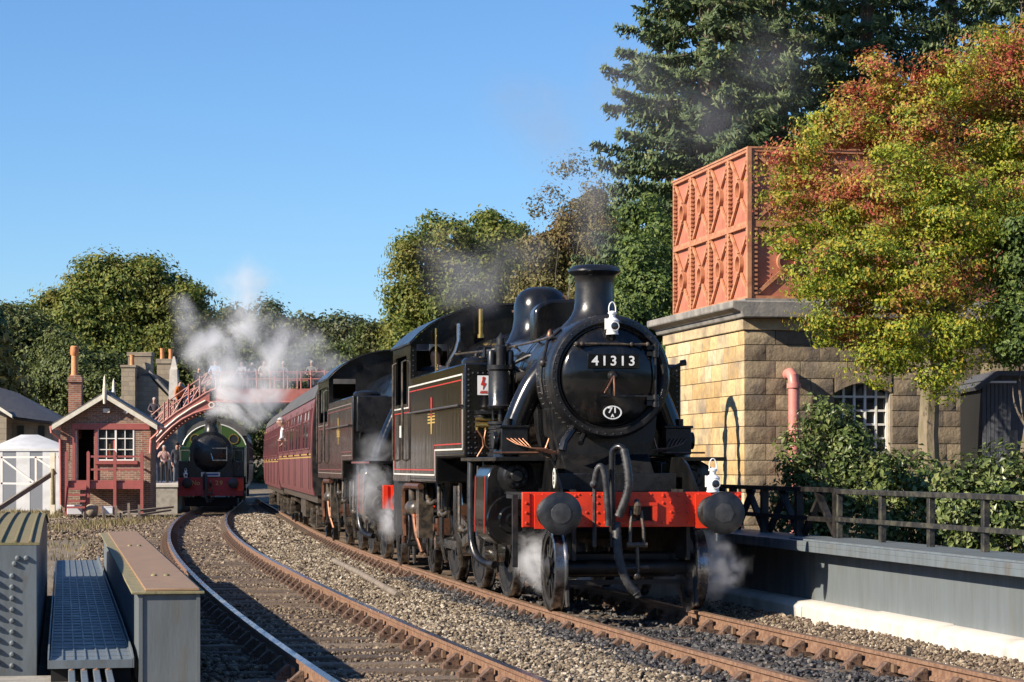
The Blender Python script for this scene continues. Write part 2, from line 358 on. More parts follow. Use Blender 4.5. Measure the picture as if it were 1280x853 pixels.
K['tank'] = pbr('salmon_tank_paint', (.47,.185,.115), .55, c2=(.39,.13,.075), scale=2.2, bump=.06, bscale=30, spots=((.24,.085,.045),.55,.72,3.0,(3,3,.6)))
K['tankrib'] = pbr('faded_tank_rib', (.50,.235,.12), .6, c2=(.36,.14,.07), scale=7)
K['pink'] = pbr('pink_downpipe', (.60,.24,.20), .45, c2=(.50,.18,.15), scale=6)
K['swood'] = pbr('grey_shed_boards', (.06,.064,.078), .8, c2=(.10,.105,.12), scale=8, stretch=(6,6,.5), bump=.3)
K['slate'] = pbr('roof_slate', (.075,.068,.066), .6, c2=(.12,.11,.10), scale=7, bump=.3)
K['brick'] = brickmat('red_brick', (.30,.155,.095), (.17,.095,.065), (.36,.31,.25), stain=(.12,.085,.06))
K['brick_o'] = brickmat('orange_brick', (.36,.13,.07), (.22,.085,.055), (.30,.25,.20), stain=(.15,.075,.05))
K['stonefar'] = brickmat('coursed_station_stone', (.34,.28,.20), (.25,.205,.15), (.20,.17,.13), bw=.5, rh=.24, stain=(.22,.19,.15))
K['pot'] = pbr('clay_chimney_pot', (.60,.26,.10), .7, c2=(.45,.18,.08), scale=6)
K['wred'] = pbr('station_red_paint', (.36,.10,.085), .5, c2=(.29,.085,.07), scale=5)
K['bred'] = pbr('footbridge_red_paint', (.38,.13,.105), .5, c2=(.30,.10,.08), scale=4)
K['cream'] = pbr('cream_paint', (.72,.68,.56), .5, c2=(.60,.55,.43), scale=5)
K['wframe'] = pbr('white_window_frame', (.80,.78,.72), .5)
K['canvas'] = pbr('marquee_canvas', (.66,.66,.65), .7, c2=(.56,.56,.55), scale=2)
K['flap'] = pbr('grey_marquee_window', (.22,.23,.25), .4)
K['timber'] = pbr('old_timber', (.15,.12,.09), .85, c2=(.22,.18,.14), scale=8, bump=.3)
K['bark'] = pbr('tree_bark', (.10,.078,.055), .9, c2=(.17,.14,.105), scale=9, bump=.8, bscale=18, stretch=(1,1,.35))
K['bark_p'] = pbr('pale_mossy_bark', (.24,.19,.13), .9, c2=(.16,.14,.08), scale=7, bump=.7, bscale=16, stretch=(1,1,.4))
K['line_d'] = pbr('dulled_lining', (.20,.165,.135), .5)
K['line_rd'] = pbr('dulled_red_lining', (.17,.04,.035), .5)
K['rivet'] = pbr('glint_rivet_heads', (.07,.07,.072), .2, .3, rvar=0, spec=.8)  # black rivets coloured lighter to stand for their sun glints
K['worn'] = pbr('worn_buffer_patch', (.035,.036,.038), .4, c2=(.06,.06,.062), scale=9)
K['tankside'] = pbr('wavy_gloss_black', (.005,.0055,.0065), .11, c2=(.012,.010,.008), scale=3, rvar=.05, bump=.10, bscale=3.0, spec=.6, stretch=(1,2.2,.5))
K['plastic'] = pbr('pale_plastic', (.66,.67,.70), .5)
K['skin'] = pbr('skin', (.42,.24,.17), .6, rvar=0)
K['hair'] = pbr('dark_hair', (.04,.028,.02), .6, rvar=0)
K['hairg'] = pbr('grey_hair', (.50,.47,.43), .6, rvar=0)
def cloth(name, c): return pbr(name, c, .85, c2=tuple(x*.75 for x in c), scale=12, rvar=0)

# ------------------------------------------------------------------ ground
def ground_mat():
    m, n, l, b = newmat('earth_and_cinder_ground'); tc = n.new('ShaderNodeTexCoord')
    a = n.new('ShaderNodeTexNoise'); a.inputs['Scale'].default_value = .35; a.inputs['Detail'].default_value = 8; l.new(tc.outputs['Object'], a.inputs[0])
    c = n.new('ShaderNodeTexNoise'); c.inputs['Scale'].default_value = 14; c.inputs['Detail'].default_value = 6; l.new(tc.outputs['Object'], c.inputs[0])
    r1 = ramp(n, [(.3,(.11,.085,.06)),(.5,(.20,.16,.115)),(.7,(.29,.24,.175))]); l.new(c.outputs[0], r1.inputs[0])
    r2 = ramp(n, [(.42,(0,0,0)),(.6,(1,1,1))]); l.new(a.outputs[0], r2.inputs[0])
    mx = n.new('ShaderNodeMix'); mx.data_type = 'RGBA'; l.new(r2.outputs[0], mx.inputs[0]); l.new(r1.outputs[0], mx.inputs[6]); mx.inputs[7].default_value = (.15,.115,.075,1)
    l.new(mx.outputs[2], b.inputs['Base Color']); setin(b, Roughness=.95)
    bp = n.new('ShaderNodeBump'); bp.inputs['Strength'].default_value = .7; bp.inputs['Distance'].default_value = .04; l.new(c.outputs[0], bp.inputs['Height']); l.new(bp.outputs[0], b.inputs['Normal'])
    return m
def axis_vals(lo, hi, near0, near1, fine, coarse):
    v = [lo]
    while v[-1] < hi:
        x = v[-1]; v.append(x + (fine if near0 <= x <= near1 else min(coarse, max(fine, (near0 - x if x < near0 else x - near1) * .25 + fine))))
    return v
xs = [-900,-600,-400,-250,-160,-100,-70] + axis_vals(-50, 50, -26, 12, .8, 8) + [70,100,160,250,400,600,900]
ys = [-60,-30,-10] + axis_vals(0, 150, 10, 100, .8, 10) + [200,280,400,600,900,1400,2000]
g = MB(); W = len(xs)
for y in ys:
    for x in xs:
        z = zg(y) - .235 + .05 * mnoise.noise((x*.7, y*.7, 0)) * (1 if abs(x) < 40 else 0)
        dl = x - left_c(y)
        if dl < -4 and y > 36: z += min((-4 - dl) * .02, .12)
        if y > 130: z += min((y - 130) * .05, 40)
        g.v.append((x, y, z))
for j in range(len(ys) - 1):
    for i in range(W - 1): g.f.append((j*W+i, j*W+i+1, (j+1)*W+i+1, (j+1)*W+i)); g.m.append(0)
struct('ground', g, ground_mat())

hl = MB(); NA = 120  # unseen hill ring, highest at the back, added to darken engine paint reflections
for i in range(NA):
    a = 2*math.pi*i/NA; f = .5-.5*math.cos(a)                 # 0 straight ahead, 1 behind the camera
    rr_ = 330 - 130*f; hh = 15 + 24*f + 4*mnoise.noise((math.cos(a)*3,math.sin(a)*3,0))
    for k, (q, z) in enumerate(((0,0),(.35,.45),(.7,.85),(1.0,1.0),(1.5,1.08))):
        r_ = rr_*(1+.45*q); hl.v.append((math.sin(a)*r_, math.cos(a)*r_+40, -1+hh*z+1.5*mnoise.noise((math.cos(a)*9,math.sin(a)*9,k))))
for i in range(NA):
    j = (i+1) % NA
    for k in range(4): hl.f.append((i*5+k,j*5+k,j*5+k+1,i*5+k+1)); hl.m.append(0)
struct('unseen_hills', hl, pbr('unseen_hills_moorland', (.035,.05,.018), .95, c2=(.075,.075,.03), scale=.06, bump=.5, bscale=.4))

# ------------------------------------------------------------------ tracks
def lat(fn, Y):
    s = slope(fn, Y); L = math.sqrt(1 + s*s); return (1/L, s/L*-1 if False else -s/L*-1)
def latdir(fn, Y):
    s = slope(fn, Y); L = math.sqrt(1 + s*s); return Vector((1/L, -s/L, 0))   # points right, across the track
BULL = [(-.035,0),(-.035,-.03),(-.01,-.045),(-.01,-.105),(-.035,-.118),(-.035,-.145),(.035,-.145),(.035,-.118),(.01,-.105),(.01,-.045),(.035,-.03),(.035,0)]
SLP = MB().box(-1.295, 1.295, -.125, .125, -.13, 0)
def sleeper_mesh(seed):
    rr = random.Random(seed); b = MB(); nx = 9
    vs = []; fs = []
    for i in range(nx + 1):
        x = -1.295 + 2.59 * i / nx
        for y, z in ((-.125,-.13),(.125,-.13),(.125,-.012),(.113,0),(-.113,0),(-.125,-.012)):
            vs.append((x, y + rr.uniform(-.006,.006), z + (rr.uniform(-.008,.004) if z > -.1 else 0)))
    for i in range(nx):
        for j in range(6): k = (j+1) % 6; fs.append((i*6+j, i*6+k, i*6+6+k, i*6+6+j))
    fs += [tuple(range(6))[::-1], tuple(nx*6+j for j in range(6))]
    return b.add(vs, fs).mesh('sleeper', K['sleeper'], 50)
SLEEP = [sleeper_mesh(i) for i in range(5)]
ch = MB().box(-.19,.19,-.09,.09,-.004,.035)
ch.prism([(-.19,.03),(-.045,.03),(-.045,.13),(-.075,.13)], -.055, .055, 'xz').prism([(.045,.03),(.19,.03),(.10,.12),(.072,.12)], -.055, .055, 'xz')
for sx in (-.15,.15): ch.cyl((sx,.05,.03),(sx,.05,.065),.018,n=6); ch.cyl((sx,-.05,.03),(sx,-.05,.065),.018,n=6)
ch.box(.04,.07,-.11,.12,.04,.105, 1)
CHAIR = ch.mesh('rail_chair', [K['chair'], K['key']])
def track(name, fn, Y0, Y1, topm, label):
    t = bpy.data.objects.new(name, None); COL.objects.link(t); tag(t, kind='structure')
    for sx in (-1, 1):
        pth = []; Y = Y0
        while Y <= Y1:
            n_ = latdir(fn, Y); p = Vector((fn(Y), Y, zg(Y))) + n_ * (sx * .7525); pth.append((p, n_)); Y += .8 if Y < 60 else 2
        mb = MB().sweep(BULL, pth)
        o = part('rail', mb, [K['rail'], topm], t)
        me = o.data
        for p in me.polygons:
            if p.normal.z > .9: p.material_index = 1
    Y = Y0; k = 0; far = MB()
    while Y < Y1:
        n_ = latdir(fn, Y); a = math.atan2(n_.y, n_.x); z = zg(Y) - .18
        if Y < 62:
            s = link('sleeper', SLEEP[k % 5], t, (fn(Y), Y, z), a + random.uniform(-.012,.012) + (math.pi if k % 2 else 0))
            for sx in (-1, 1): link('rail_chair', CHAIR, s, (sx*.7525, 0, 0), 0)
        else:
            b = MB().box(-1.295,1.295,-.125,.125,-.13,0)
            for sx in (-.7525,.7525): b.box(sx-.15,sx+.15,-.06,.06,0,.1)
            b.xf(Matrix.Translation((fn(Y), Y, z)) @ Matrix.Rotation(a, 4, 'Z')); far.add(b.v, b.f)
        k += 1; Y += .76 * math.cos(math.atan(slope(fn, Y)))
    if far.v: tag(link('sleepers', far.mesh('sleepers', K['sleeper']), t), kind='stuff')
    return t
track('railway_track', left_c, 13.0, 150, K['railtop'], '')
track('railway_track', main_c, 13.0, 150, K['railrust'], '')

# ------------------------------------------------------------------ ballast stones (uncountable)
_t = (1 + 5 ** .5) / 2
ICO_V = np.array([(-1,_t,0),(1,_t,0),(-1,-_t,0),(1,-_t,0),(0,-1,_t),(0,1,_t),(0,-1,-_t),(0,1,-_t),(_t,0,-1),(_t,0,1),(-_t,0,-1),(-_t,0,1)], float) / 1.9
ICO_F = np.array([(0,11,5),(0,5,1),(0,1,7),(0,7,10),(0,10,11),(1,5,9),(5,11,4),(11,10,2),(10,7,6),(7,1,8),(3,9,4),(3,4,2),(3,2,6),(3,6,8),(3,8,9),(4,9,5),(2,4,11),(6,2,10),(8,6,7),(9,8,1)])
OCT_V = np.array([(1,0,0),(-1,0,0),(0,1,0),(0,-1,0),(0,0,1),(0,0,-1)], float)
OCT_F = np.array([(0,2,4),(2,1,4),(1,3,4),(3,0,4),(2,0,5),(1,2,5),(3,1,5),(0,3,5)])
def npmesh(name, V, F, mt, smooth=False):
    me = bpy.data.meshes.new(name); nf = len(F); k = F.shape[1]
    me.vertices.add(len(V)); me.vertices.foreach_set('co', V.astype(np.float32).ravel())
    me.loops.add(nf * k); me.loops.foreach_set('vertex_index', F.astype(np.int32).ravel())
    me.polygons.add(nf); me.polygons.foreach_set('loop_start', np.arange(0, nf*k, k, dtype=np.int32))
    try: me.polygons.foreach_set('loop_total', np.full(nf, k, np.int32))
    except Exception: pass
    if smooth: me.polygons.foreach_set('use_smooth', np.ones(nf, bool))
    else: me.polygons.foreach_set('use_smooth', np.zeros(nf, bool))
    me.update(calc_edges=True); me.materials.append(mt); return me
def rand_rot(n):
    q = rng.normal(size=(n,4)); q /= np.linalg.norm(q, axis=1)[:,None]; a,b,c,d = q.T
    M = np.empty((n,3,3)); M[:,0] = np.stack([1-2*(c*c+d*d),2*(b*c-a*d),2*(b*d+a*c)],1)
    M[:,1] = np.stack([2*(b*c+a*d),1-2*(b*b+d*d),2*(c*d-a*b)],1); M[:,2] = np.stack([2*(b*d-a*c),2*(c*d+a*b),1-2*(b*b+c*c)],1); return M
def stones(P, rad, baseV, baseF):
    n = len(P); k = len(baseV)
    V = baseV[None] * (1 + rng.normal(0, .16, (n,k,1))) * (rad[:,None,None] * rng.uniform(.65,1.25,(n,1,3)))
    V = np.einsum('nij,nkj->nki', rand_rot(n), V); V[:,:,2] *= .8; V += P[:,None,:]
    F = baseF[None] + (np.arange(n) * k)[:,None,None]
    return V.reshape(-1,3), F.reshape(-1,3)
vmain = np.vectorize(main_c); vleft = np.vectorize(left_c); vzg = np.vectorize(zg)
def scatter(name, zones, mt):
    """zones: (Y0, Y1, per m2, radius, lo(Y), hi(Y), height(u)->z, detail)"""
    Vs = []; Fs = []; off = 0
    for Y0, Y1, dens, rad, lo, hi, hz, det in zones:
        mid = (Y0 + Y1) / 2; n = int((Y1 - Y0) * max(hi(mid) - lo(mid), .1) * dens)
        Y = rng.uniform(Y0, Y1, n); L = np.vectorize(lo)(Y); H = np.vectorize(hi)(Y); u = rng.uniform(0, 1, n); X = L + (H - L) * u
        vis = np.abs(X / np.maximum(Y, 1) * FPX) < 700
        X, Y, u = X[vis], Y[vis], u[vis]
        r = rad * rng.uniform(.55, 1.3, len(X)); Z = vzg(Y) + hz(u, X, Y) + rng.uniform(-.02, .015, len(X))
        V, F = stones(np.stack([X, Y, Z], 1), r, *((ICO_V, ICO_F) if det else (OCT_V, OCT_F)))
        Vs.append(V); Fs.append(F + off); off += len(V)
    o = link(name, npmesh(name, np.concatenate(Vs), np.concatenate(Fs), mt)); tag(o, kind='stuff'); return o
def offs(fn, d): return lambda Y: fn(Y) + d
heap = lambda u, X, Y: -.205 + .085 * np.sin(np.pi * np.clip(u, 0, 1)) + .02 * np.sin(X*5 + Y*3)
low = lambda u, X, Y: np.full(len(X), -.204) + .026 * np.sin(X*2.3 + Y*1.7) * np.sin(Y*.9+X)
mid = lambda u, X, Y: np.full(len(X), -.19) + .02 * np.sin(X*6 + Y*5)
A0, A1 = offs(left_c, .82), offs(main_c, -.84)
o = scatter('ballast', [(15.5,24,1050,.021,A0,A1,heap,1),(24,34,760,.024,A0,A1,heap,1),(34,52,380,.032,A0,A1,heap,0),(52,92,90,.062,A0,A1,heap,0)], K['ballast'])
o['label'] = 'loose tan and grey limestone ballast between the two tracks'
o = scatter('dark_ballast', [(15.5,26,520,.028,offs(main_c,-.68),offs(main_c,.68),mid,1),(26,36,220,.034,offs(main_c,-.68),offs(main_c,.68),mid,0),
     (15.5,30,420,.021,offs(main_c,.80),offs(main_c,1.30),lambda u,X,Y: -.20+.06*u,1),(16,36,520,.026,offs(main_c,-1.22),offs(main_c,-.80),lambda u,X,Y: -.165+.045*u,1),
     (34,60,120,.04,offs(main_c,-1.2),offs(main_c,-.80),low,0)], K['coal'])
o['label'] = 'sooty black ballast and coal around the right-hand rails'
o = scatter('earthy_ballast', [(15.5,26,560,.019,offs(left_c,-.69),offs(left_c,.69),low,1),(26,42,300,.024,offs(left_c,-.69),offs(left_c,.69),low,0),(42,92,60,.05,offs(left_c,-.69),offs(left_c,.69),low,0),
     (15.5,26,240,.026,offs(left_c,-1.5),offs(left_c,-.82),low,1),(26,92,60,.045,offs(left_c,-2.6),offs(left_c,-.82),low,0),(60,92,25,.06,offs(left_c,-9),offs(left_c,-2.6),low,0),(15.5,30,800,.019,offs(main_c,1.15),offs(main_c,1.76),lambda u,X,Y: -.15+.09*u,1)], K['brown'])
o['label'] = 'fine brown stones and earth between the sleepers of the empty track'

# ------------------------------------------------------------------ locomotives
def wheel(parent, x, y, r, side, spokes=14, name='wheel'):
    """side -1 left, +1 right; outer face away from the centre line"""
    b = MB(); xo = x + side*.065; xi = x - side*.065
    b.lathe([(r-.115,-.05),(r-.055,-.055),(r-.055,.055),(r-.115,.05)], (x,y,r), (side,0,0), 36, closed=True)
    b.lathe([(0,-.09),(.11,-.09),(.125,.07),(.07,.105),(0,.105)], (x,y,r), (side,0,0), 18)
    for i in range(spokes):
        t = 2*math.pi*i/spokes + .1
        p0 = Vector((x + side*.02, y + math.cos(t)*.09, r + math.sin(t)*.09)); p1 = Vector((x, y + math.cos(t)*(r-.10), r + math.sin(t)*(r-.10)))
        b.bar(p0, p1, .055, .05, up=(1,0,0))
    if r > .6:
        pl = []
        for i in range(9): t = R(200) + R(140)*i/8; pl.append((y + math.cos(t)*(r-.10), r + math.sin(t)*(r-.10)))
        for i in range(9): t = R(340) - R(140)*i/8; pl.append((y + math.cos(t)*(r-.34), r + math.sin(t)*(r-.34)))
        b.prism(pl, x + side*.02, x + side*.06, 'yz')
    o = part(name, b, K['soot'], parent)
    ty = MB().lathe([(r-.06,-.062),(r+.028,-.062),(r+.028,-.045),(r+.003,-.028),(r,.062),(r-.012,.068),(r-.06,.068)], (x,y,r), (side,0,0), 44, closed=True)
    part('tyre', ty, K['tyre'], o); return o

def hook_coupling(t, yb, zc=1.05):
    h = MB(); h.box(-.035,.035, yb-.02, yb+.02, zc-.10, zc+.10)
    h.tube([(0,yb,zc),(0,yb-.12,zc),(0,yb-.20,zc+.02),(0,yb-.235,zc+.08),(0,yb-.19,zc+.13),(0,yb-.14,zc+.12)], [.045,.045,.042,.038,.03,.018], 8)
    ho = part('coupling_hook', h, K['grime'], t)
    l = MB()
    for sx in (-.05,.05):
        l.tube([(sx,yb-.17,zc+.03),(sx*1.4,yb-.20,zc-.16),(sx*1.5,yb-.20,zc-.33)], .018, 6)
    l.cyl((-.11,yb-.20,zc-.33),(.11,yb-.20,zc-.33),.03,n=8); l.cyl((0,yb-.2,zc-.30),(0.01,yb-.2,zc-.62),.02,n=8)
    l.cyl((-.12,yb-.19,zc-.58),(.13,yb-.19,zc-.56),.02,n=8); l.ball((0,yb-.2,zc-.66),.04,8,6)
    part('screw_link', l, K['grime'], ho)

def tank_loco(name, label, loc, rz, d, hero=False):
    """d: dimensions along the engine (metres from the buffer faces); x right, y back, z up"""
    t = thing(name, label, 'locomotive', loc, rz, None)
    bk, sm, so_ = K['black'], K['smoke'], K['soot']
    HW = 1.315; zr, zt, zl = 1.65, 2.77, 1.33         # half width; tank base, tank top, lower edge
    rear = d['rear']; tf, tb = d['tank']; cf = d['cab']; zb = 2.54; sb = d['smoke']; sbk = d['smoke_back']
    # --- beam, buffers, couplings
    yb = .50
    bm = MB().box(-1.19,1.19,yb,yb+.045,.905,1.275)
    part('buffer_beam', bm, K['red'], t, 'bright red riveted buffer beam', bev=.004)
    for sx in (-1,1):
        part('buffer_base', MB().box(sx*.87-.19, sx*.87+.19, yb-.022, yb, .89, 1.25), K['red'], t); part('end_strip', MB().box(sx*1.15-.035, sx*1.15+.035, yb-.018, yb, .915, 1.265), K['red'], t)
    bp = MB().box(-.20,.26,yb-.035,yb,.925,.965); bp.box(-.20,.26,yb-.035,yb,1.13,1.165); bp.box(-.20,-.15,yb-.035,yb,.96,1.135); bp.box(.21,.26,yb-.035,yb,.96,1.135)
    part('drawhook_plate', bp, K['red'], t); part('slot_dark_patch', MB().box(-.02,.20,yb-.006,yb-.001,.975,1.12), K['void'], t)  # flat black patch on the beam painted for the slot's dark inside
    if hero:
        rv = MB()
        for x in [-1.15,-.62,-.5,-.38,-.3,.33,.42,.5,.6,.68,1.15]:
            for z in (.95,1.06,1.16,1.235):
                if random.random() < .8: rv.rivet((x,yb-.019 if abs(x)>1 else yb,z),(0,-1,0),.016)
        for x in np.arange(-1.1,1.15,.13):
            rv.rivet((x,yb,1.25),(0,-1,0),.013)
        tag(part('beam_rivets', rv, K['red'], t), kind='stuff')
    for sx in (-1,1):
        b = MB(); c = (sx*.87, 0, 1.06)
        b.lathe([(0,-.012),(.06,-.010),(.14,-.002),(.205,.010),(.225,.022),(.225,.042),(.10,.055),(.08,.09),(.08,.30)], c, (0,1,0), 36)
        o = part('buffer', b, K['bface'], t, 'round greased buffer with a worn face')
        s = MB().lathe([(.095,.20),(.115,.21),(.125,.36),(.15,.44),(.175,.455),(.175,.478),(0,.478)], c, (0,1,0), 24)
        part('shank', s, K['red'] if not hero else so_, o)
        if hero:
            part('worn_patch', MB().lathe([(0,-.0165),(.06,-.0145),(.105,-.0095),(.108,-.003)], c, (0,1,0), 7 if sx > 0 else 24), K['worn'], o)
    hook_coupling(t, yb)
    # --- frames, wheels
    fr = MB()
    for sx in (-1,1): fr.box(sx*.62-.02,sx*.62+.02,.56,rear-.25,.55,1.3)
    part('main_frames', fr, so_, t)
    for y, r in d['wheels']:
        for sx in (-1,1): wheel(t, sx*.765, y, r, sx, 16 if r > .6 else 10, 'driving_wheel' if r > .6 else 'carrying_wheel')
        ax = MB().cyl((-.7,y,r),(.7,y,r),.085,n=12); part('axle', ax, so_, t)
    # --- front platform and framing
    part('front_platform', MB().box(-1.17,1.17,yb+.045,1.75,1.245,1.27), sm, t)
    for sx in (-1,1):
        x = sx*.74
        pl = [(.62,1.27),(2.6,1.27),(2.6,zr),(1.55,zr),(1.28,1.635),(1.05,1.56),(.86,1.45),(.72,1.36),(.63,1.30)]
        o = part('frame_plate', MB().prism(pl, x-.012, x+.012, 'yz'), bk, t)
        if hero and sx < 0:
            e = MB().lathe([(0,.006),(.075,.006),(.075,0),(0,0)], (x-.0135,.98,1.42), (-1,0,0), 20)
            e.v = [(v[0], .98+(v[1]-.98)*1.0, 1.42+(v[2]-1.42)*1.45) for v in e.v]
            eo = part('oval_plate', e, K['line_w'], o)
            for z_ in (-.05,0,.05): part('plate_mark', MB().lathe([(0,.009),(.022,.009),(.022,.006)], (x-.0135,.98,1.42+z_), (-1,0,0), 10), K['black'], o)
    st = MB().box(-.66,.66,1.25,1.62,1.27,1.47); st.prism([(1.25,1.47),(1.62,1.47),(2.3,1.95),(2.3,1.27),(1.62,1.27)], -.5,.5,'yz')
    part('front_step', st, sm, t, bev=.01)
    # --- smokebox with door
    Rb = .69
    part('smokebox', MB().lathe([(0,sb+.02),(Rb-.05,sb+.01),(Rb-.012,sb+.022),(Rb,sb+.06),(Rb,sbk),(Rb-.02,sbk),(0,sbk)], (0,0,zb), (0,1,0), 56), sm, t)
    sd = MB()
    prof = [(-.42,1.27),(.42,1.27),(.47,1.5),(.58,1.95),(.6,2.2),(-.6,2.2),(-.58,1.95),(-.47,1.5)]
    sd.prism(prof, sb+.25, sbk-.05, 'xz'); part('saddle', sd, sm, t)
    ring = MB().lathe([(.575,sb+.02),(.58,sb-.025),(.605,sb-.05),(.655,sb-.045),(.685,sb-.01),(.69,sb+.03)], (0,0,zb), (0,1,0), 56)
    part('smokebox_ring', ring, sm, t)
    dr = MB().lathe([(0,sb-.165),(.12,sb-.16),(.28,sb-.142),(.42,sb-.105),(.51,sb-.062),(.548,sb-.03),(.562,sb-.005),(.562,sb+.03)], (0,0,zb), (0,1,0), 56)
    door = part('smokebox_door', dr, bk, t)
    if hero:
        def dsurf(x, z):                                   # door front at (x, z)
            r = math.hypot(x, z - zb); ps = [(0,-.165),(.12,-.16),(.28,-.142),(.42,-.105),(.51,-.062),(.548,-.03),(.57,0)]
            for (a,ya),(b_,yb_) in zip(ps, ps[1:]):
                if r <= b_: return sb + ya + (yb_-ya)*(r-a)/(b_-a)
            return sb
        hr = MB().cyl((-.40,sb-.135,zb+.355),(.40,sb-.135,zb+.355),.014,n=8)
        for x in (-.34,-.40,.22,.40): hr.cyl((x,sb-.135,zb+.355),(x,sb-.04,zb+.355),.017,n=8); hr.ball((x,sb-.137,zb+.355),.026,8,6)
        part('door_handrail', hr, K['grime'], door)
        np_ = MB().box(-.285,.295,sb-.185,sb-.168,zb+.085,zb+.245); nb = part('number_plate', np_, K['black'], door, 'black plate with white figures 41313', bev=.006)
        figures('41313', .103, .150, K['white'], nb, (.005,sb-.1865,zb+.163), off=.0022, ext=.0025, sx=1.06)
        dart = MB().lathe([(0,-.06),(.03,-.06),(.05,-.03),(.06,0),(0,0)], (0,sb-.165,zb+.005), (0,1,0), 16)
        for a, l in ((-120,.22),(-89,.22)):
            e = Vector((math.cos(R(a))*l, sb-.235, zb+math.sin(R(a))*l)); dart.tube([(0,sb-.215,zb),(e.x*.5,sb-.235,zb+(e.z-zb)*.5),e], [.014,.011,.009], 6, 1)
        part('dart_handles', dart, [K['smoke'], K['copper']], door)
        part('lower_strap', MB().box(-.13,.40,sb-.155,sb-.135,zb-.225,zb-.205), sm, door)
        hg = MB().cyl((.50,sb-.10,zb+.37),(.50,sb-.10,zb-.33),.014,n=8)
        for z in (.33,.26,-.23,-.29): hg.cyl((.50,sb-.10,zb+z-.045),(.50,sb-.10,zb+z+.03),.034,n=10); hg.box(.40,.50,sb-.10,sb-.055,zb+z-.03,zb+z+.02)
        part('door_hinge', hg, K['smoke'], door)
        ov = MB().lathe([(.078,0),(.092,0),(.092,-.01),(.078,-.01)], (0,sb-.145,zb-.40), (0,1,0), 28, closed=True)
        ov.v = [(v[0]*1.15, v[1], zb-.40+(v[2]-zb+.40)*.82) for v in ov.v]
        ob = part('shed_plate', ov, K['white'], door, 'oval plate reading 71A')
        figures('71', .055, .085, K['white'], ob, (0,sb-.158,zb-.378), off=.002, sx=1.2); text('letter', 'A', .05, K['white'], ob, (0,sb-.155,zb-.437), off=.002); part('plate_field', MB().lathe([(0,-.004),(.09,-.004),(.09,0)], (0,sb-.146,zb-.40), (0,1,0), 24), K['black'], ob)
        rv = MB()
        for i in range(44):
            a = 2*math.pi*i/44 + .05; rv.rivet((math.cos(a)*.635, sb-.05, zb+math.sin(a)*.635), (0,-1,0), .010)
        for i in range(30):
            a = R(100)+R(160)*i/29
            for yy in (.16,.25,.62,.70): rv.rivet((math.cos(a)*Rb, sb+yy, zb+math.sin(a)*Rb), (math.cos(a),0,math.sin(a)), .011)
        tag(part('smokebox_rivets', rv, K['rivet'], t), kind='stuff')
        lb = MB().box(-.03,.03,sb-.10,sb-.05,zb+.50,zb+.575); lb.box(-.012,.012,sb-.12,sb-.095,zb+.40,zb+.585); part('lamp_iron', lb, sm, t)
        part('lamp_iron', MB().box(.85,.91,.56,.59,1.27,1.33), sm, t)
    # --- chimney
    yc = d['chim']; zc0 = zb + Rb
    cp = [(.43,zc0-.17),(.36,zc0-.07),(.30,zc0-.01),(.262,zc0+.045),(.236,zc0+.11),(.226,zc0+.19),(.222,zc0+.40),(.228,zc0+.475),(.245,zc0+.495),(.285,zc0+.515),(.302,zc0+.535),(.300,zc0+.552),(.255,zc0+.595),(.215,zc0+.605),(.20,zc0+.40),(0,zc0+.35)]
    cm = MB().lathe(cp, (0,yc,0), (0,0,1), 40)
    part('chimney', cm, sm, t)
    # --- boiler, firebox, dome, top feed
    part('boiler', MB().lathe([(.655,sbk-.02),(.66,sbk+1.2),(.78,cf-1.6),(.80,cf+.02),(0,cf+.02)], (0,0,zb), (0,1,0), 48), bk, t)
    for y, r in ((sbk+.02,.664),(sbk+.55,.667),(cf-1.65,.787),(cf-.12,.808)): part('boiler_band', MB().lathe([(r,y),(r+.006,y+.008),(r+.006,y+.052),(r,y+.06)], (0,0,zb), (0,1,0), 48), bk, t)
    yd = d['dome']; zd = zb+.70
    part('dome', MB().lathe([(.52,zd-.22),(.42,zd-.06),(.372,zd+.06),(.355,zd+.18),(.352,zd+.33),(.33,zd+.44),(.27,zd+.53),(.16,zd+.585),(0,zd+.60)], (0,yd,0), (0,0,1), 40), bk, t)
    ytf = d['feed']; tp = []
    for i in range(13): a = math.pi*i/12; tp.append((.30*math.cos(a) + (.12 if i < 6.5 else -.12), zb+.84 + .18*math.sin(a)))
    tp = [(.42,zb+.30)] + tp + [(-.42,zb+.30)]
    part('top_feed', MB().prism(tp, ytf-.16, ytf+.16, 'xz'), bk, t, bev=.04)
